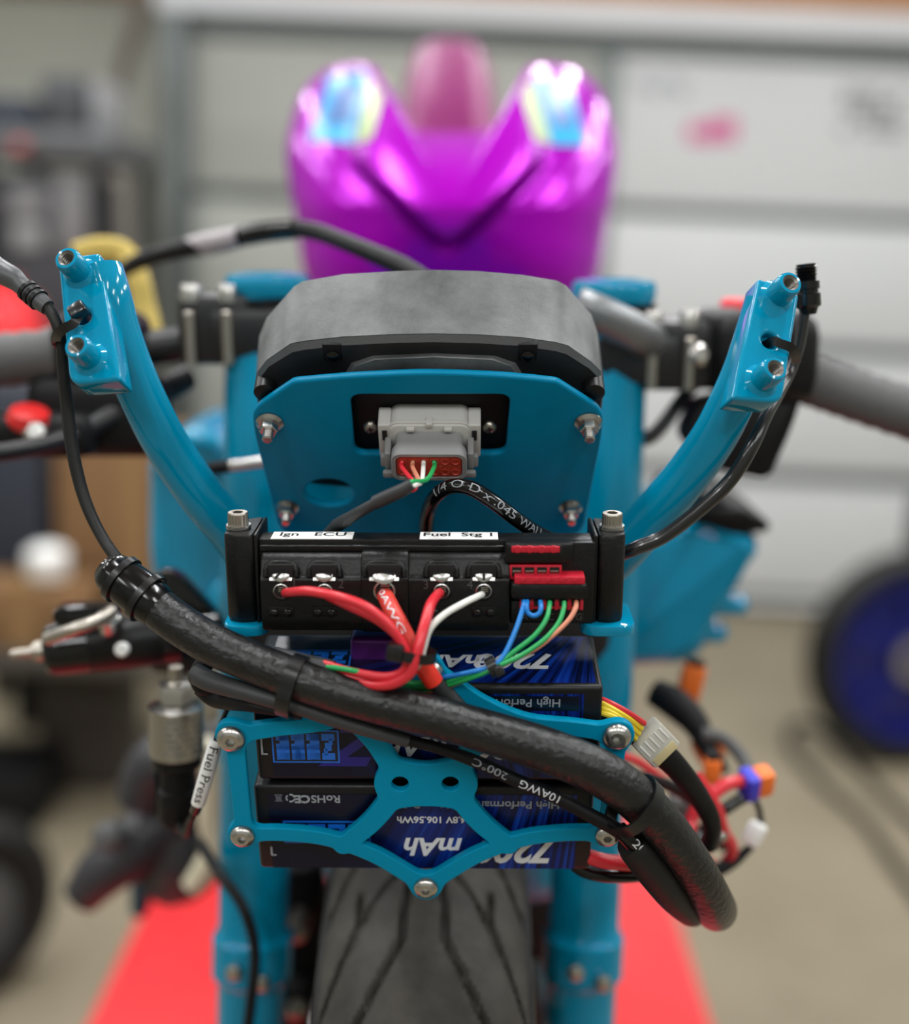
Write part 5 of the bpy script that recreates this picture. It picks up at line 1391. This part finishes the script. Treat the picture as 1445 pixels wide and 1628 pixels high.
ys = thing('yellow_strap', 'yellow webbing strap looped behind the left mounting block', 'strap', P(215, 460, .85))
mb = MB(); pts, _ = path([(120, 405, .86), (160, 396, .86), (195, 402, .86), (215, 430, .855), (228, 480, .85), (238, 525, .845), (240, 560, .84)], 8)
mb.tube(pts, .0085, 12, True, (Vector((0, -1, 0)), .35)); mb.build('webbing', mat('yellow_webbing', lin(208, 182, 96), .6), ys)
rod = thing('adjuster_rod', 'short silver rod with black end behind the left of the plate', 'rod', P(385, 740, .66))
mb = ptube([(355, 742, .66, 10), (425, 733, .66, 10)], 12, 2); mb.build('rod_body', STEEL, rod)
mb = ptube([(328, 746, .66, 9), (340, 744, .66, 11), (365, 741, .66, 11)], 12, 3); mb.build('rod_end', BLKM, rod)

# ================================================================== left side hardware
sn = thing('pressure_sensor', 'silver pressure sensor with printed body and black plug at left', 'sensor', P(280, 1200, .60))
a_, b_ = P(279, 1060, .60), P(283, 1320, .60); ax_ = (b_ - a_).normalized(); k_ = (b_ - a_).length / 260
M = basis(a_, ax_)
def sl(prof, m, name, n=32, ang=30):
    mb = MB(); mb.lathe(M, [(r_ * k_, h * k_) for r_, h in prof], n); return mb.build(name, m, sn, ang)
sl([(10, 0), (10, 22), (14, 24), (14, 30)], NICKEL, 'port', 20)
sl([(25, 26), (27, 30), (27, 52), (22, 56)], STEEL, 'hex_nut', 6)
bd = sl([(30, 56), (40, 60), (40, 134), (36, 138)], STEEL, 'body')
sl([(33, 138), (37, 140), (37, 152), (32, 156)], BLACK, 'collar')
sl([(25, 156), (25, 190), (29, 192), (29, 236), (24, 246), (16, 250)], BLKM, 'plug')
mb = MB(); mb.rbox(M @ Matrix.Translation((-.0118, -.006, 205 * k_)), .004, .008, .026, .0012); mb.build('plug_latch', BLKM, sn)
vd = M.inverted().to_3x3() @ VIEW(a_); a_view = math.atan2(vd.y, vd.x)
for k in range(6):
    mb = MB()
    for j in range(9):
        a = a_view - .95 + .17 * j
        if (j * 7 + k * 3) % 4 == 0: continue
        q = M @ Vector((40.3 * k_ * math.cos(a), 40.3 * k_ * math.sin(a), (70 + 10 * k) * k_))
        mb.rbox(basis(q, (q - (M @ Vector((0, 0, (70 + 10 * k) * k_)))).normalized(), ax_), 3.4 * k_, 5 * k_, .0002)
    mb.build('printed_line', mat('grey_print_line', lin(120, 116, 112), .5) if k == 0 else bpy.data.materials['grey_print_line'], bd)
mb = ptube([(272, 1302, .60, 6), (285, 1316, .598, 6), (298, 1328, .597, 6)], 10, 4); mb.build('seal_wire', mat('orange_red_wire', lin(196, 66, 46), .4), sn)
fp = thing('labelled_lead', 'thin lead with white sleeve lettered Fuel Press beside the left bracket bolt', 'cable', P(330, 1230, .53))
mb = ptube([(362, 1125, .525, 4), (352, 1150, .522, 4), (344, 1176, .520, 5), (312, 1284, .532, 5), (303, 1305, .545, 7), (296, 1325, .57, 8), (285, 1312, .59, 7)], 10); mb.build('lead', BLKM, fp)
pts, rr = path([(344, 1177, .520, 10.5), (336, 1205, .5205, 12), (324, 1246, .5225, 12), (315, 1277, .525, 11)], 8); mb = MB(); mb.tube(pts, rr, 18); ws_ = mb.build('white_sleeve', WHITEP, fp)
text_on_tube('Fuel Press', .0062, pts, rr[8], .06, .92, Vector((.05, -1, .2)).normalized(), INK, ws_, False)
mb = ptube([(316, 1274, .5245, 9), (310, 1290, .530, 9)], 12, 3); mb.build('crimp', BLKG, fp)
rg = thing('fuel_regulator', 'black cylinder with a silver nose and clamp strap at the left', 'regulator', P(180, 1030, .63))
a_, b_ = P(20, 1040, .625), P(330, 1005, .65); ax_ = (b_ - a_).normalized(); L_ = (b_ - a_).length
M = basis(a_, ax_); q_ = L_ / 312
def rl(prof, m, name, n=28):
    mb = MB(); mb.lathe(M, [(r_ * q_, h * q_) for r_, h in prof], n); return mb.build(name, m, rg, 30)
rl([(5, -4), (7, 0), (8, 30), (14, 32), (17, 38), (17, 52)], NICKEL, 'nose')
rl([(34, 50), (42, 58), (44, 70), (44, 265), (38, 275), (30, 290), (30, 330)], BLKG, 'cylinder')
rl([(44.4, 120), (45.2, 122), (45.2, 236), (44.4, 238)], BLACK, 'sleeve')
mb = MB(); pts, _ = path([(75, 1016, .605), (120, 1000, .600), (160, 985, .605), (178, 972, .612)], 6); mb.tube(pts, .0036, 10, True); mb.build('clamp_strap', NICKEL, rg)
mb = MB(); mb.lathe(basis(P(195, 1032, .610), Vector((0, -1, .2))), [(.0035, -.002), (.004, .002), (.003, .0035)], 16); mb.build('set_screw', WHITEP, rg)
mb = MB(); mb.rbox(basis(P(140, 975, .63), BU, BX + BU * .35), .035, .02, .010, .004); mb.build('top_bracket', BLKG, rg)
mb = MB(); mb.lathe(basis(P(172, 985, .615), Vector((.1, -.6, 1))), [(.0065, -.006), (.0065, .002), (.004, .004)], 16); mb.build('cap', STEEL, rg)
bk = thing('regulator_bracket', 'dark bracket joining the silver sensor to the fork at left', 'bracket', P(300, 960, .67))
fr = Fr(P(300, 960, .66), 0)
poly = [fr.uv(*q) for q in ((205, 960), (255, 905), (285, 915), (350, 985), (360, 1040), (300, 1065), (240, 1035))]
mb = MB(); mb.prism(fr.M(), round_poly(poly, .006, 3), -.012, 0, .002); mb.build('bracket_plate', BLKG, bk)
mb = MB(); mb.rbox(basis(P(285, 1040, .655), BU, BX), .03, .02, .018, .004); mb.build('clamp', CLIPM, bk)
# dark cast part low on the left, hung from the machine
ce = thing('cast_bracket', 'black cast bracket with a hooked arm below the silver sensor', 'casting', P(280, 1300, .85))
CAST = mat('cast_black', lin(52, 51, 56), .42, bump=(120, .3))
mb = MB(); fr = Fr(P(280, 1300, .86), 0)
for pix in ([(400, 1175, .86, 36), (330, 1190, .86, 40), (262, 1205, .85, 44), (235, 1235, .85, 42), (222, 1275, .85, 38)], [(330, 1190, .86, 30), (330, 1250, .87, 36), (270, 1300, .87, 45), (215, 1345, .86, 50), (165, 1385, .85, 42), (130, 1425, .85, 32)], [(270, 1300, .88, 60), (290, 1360, .88, 70), (250, 1400, .88, 50)]):
    ptube(pix, 14, 6, mb)
mb.build('casting_body', CAST, ce, 60)
mb = MB(); mb.lathe(basis(P(170, 1330, .82), Vector((-.2, -1, .4))), [(.012, -.01), (.011, .004), (.006, .008)], 20); mb.build('casting_boss', GRIPM, ce)
DTEAL = mat('dark_teal_paint', lin(0, 72, 92), .35)
tcl = thing('caliper_bracket', 'dark teal bracket plate below the cast part, above the red table', 'bracket', P(260, 1370, .92))
fr = Fr(P(260, 1370, .92), 0); poly = [fr.uv(*q) for q in ((205, 1290), (270, 1240), (310, 1270), (305, 1400), (285, 1440), (268, 1420), (240, 1400), (228, 1465), (205, 1460))]
mb = MB(); mb.prism(fr.M(), round_poly(poly, .008, 3), -.03, 0, .004); mb.build('bracket_plate', DTEAL, tcl)
for (px, py) in ((212, 1330), (285, 1425)):
    mb = MB(); mb.lathe(basis(fr.pw(px, py), fr.N), [(.007, 0), (.007, .004), (.004, .006)], 16); mb.build('bolt_head', NICKEL, tcl)
ch = thing('cream_hose', 'pale cream hose curving down beside the left fork', 'hose', P(330, 1330, .86))
mb = ptube([(325, 1180, .78, 18), (340, 1240, .785, 20), (338, 1300, .79, 24), (345, 1345, .79, 24), (325, 1385, .79, 22), (305, 1410, .79, 18)], 14); mb.build('hose_wall', CREAM, ch)
bh = thing('brake_hose', 'thin black brake hose running down the left fork leg', 'hose', P(395, 1500, .66))
mb = ptube([(318, 1340, .70, 9), (348, 1388, .645, 9), (385, 1440, .628, 9), (405, 1510, .622, 9), (398, 1600, .612, 9), (390, 1660, .605, 9)], 12); mb.build('hose_wall', BLKM, bh)

# ================================================================== plugs and leads at the right
def lead(name, label, pix, m, cat='lead', n=12):
    mb = ptube(pix, n); o = mb.build(name, m); tag(o, label, cat, 'loose leads at the right'); return o
lead('red_lead', 'loose red lead doubling back beside the orange plug', [(1108, 1232, .60, 8), (1125, 1262, .60, 10), (1140, 1290, .605, 11), (1150, 1320, .61, 10), (1165, 1350, .62, 9), (1150, 1375, .63, 9)], REDW)
lead('black_lead', 'black lead passing behind the right end of the teal bracket', [(1005, 1232, .57, 8), (1040, 1240, .58, 9), (1080, 1258, .60, 10), (1118, 1290, .635, 10), (1150, 1345, .655, 10)], BLKM)
lead('red_lead', 'red lead under the black lead, right of the bracket strap', [(985, 1200, .60, 7), (1020, 1215, .62, 7), (1070, 1255, .64, 8), (1097, 1300, .65, 10), (1100, 1345, .65, 10), (1130, 1375, .655, 10)], REDW)
lead('black_lead', 'thick black lead rising above the milky plug at right', [(1040, 1100, .72, 22), (1075, 1120, .71, 26), (1105, 1150, .70, 22), (1125, 1190, .69, 15), (1150, 1230, .68, 12)], BLKM)
lead('grey_lead', 'grey lead curving over the orange plug', [(1115, 1165, .69, 10), (1150, 1175, .69, 11), (1180, 1205, .68, 11), (1195, 1240, .66, 9)], GRIPM)
def oplug(px, py, Y, sx, sy, label, m, ax_):
    c = P(px, py, Y); k = mmpx(py, Y)
    t = thing('power_plug', label, 'plug', c)
    mb = MB(); mb.rbox(basis(c, ax_, BX), sx * k, .010, sy * k, .002); mb.build('plug_shell', m, t)
    mb = MB(); mb.rbox(basis(c + ax_ * (sy * k * .5 + .0015), ax_, BX), sx * k * .75, .007, .005, .001); mb.build('plug_nose', BLKM, t); return t
oplug(1098, 1085, .74, 36, 60, 'orange plug at the top of the loose leads, right of the teal fork', ORANGE, (BU + BX * .2).normalized())
oplug(1125, 1190, .70, 44, 40, 'orange plug in the middle of the loose leads', ORANGE, (BX * .6 - BU).normalized())
oplug(1132, 1225, .66, 26, 42, 'orange plug below the grey lead', ORANGE, (BU).normalized())
t = thing('bullet_connector', 'silver bullet connector hanging under the loose leads', 'connector', P(1130, 1335, .61))
mb = MB(); mb.lathe(basis(P(1150, 1318, .612), (P(1118, 1345, .605) - P(1150, 1318, .612)).normalized()), [(.0045, 0), (.0055, .002), (.0055, .007), (.0035, .008), (.005, .0105), (.005, .014), (.003, .016)], 18); mb.build('bullet_body', STEEL, t)
t = thing('bullet_connector', 'white capped connector on a thin lead, lowest right of the orange plugs', 'connector', P(1200, 1325, .63))
mb = MB(); mb.lathe(basis(P(1208, 1308, .632), (P(1190, 1345, .628) - P(1208, 1308, .632)).normalized()), [(.0035, 0), (.0055, .002), (.0055, .012), (.004, .014)], 18); mb.build('cap', WHITEP, t)
mb = ptube([(1195, 1262, .627, 5), (1206, 1285, .63, 5), (1210, 1310, .632, 5)], 8, 5); mb.build('thin_lead', BLKM, t)
lead('black_lead', 'black lead sagging below the silver bullet connector', [(1195, 1345, .629, 6), (1165, 1370, .625, 10), (1130, 1385, .62, 12), (1105, 1370, .62, 12)], BLKM)
t = thing('grey_clip', 'pale grey clip behind the right end of the loom', 'clip', P(1090, 1245, .63))
mb = MB(); mb.rbox(basis(P(1085, 1280, .64), BU, BX), .016, .012, .014, .003); mb.build('clip_body', GREYD, t)
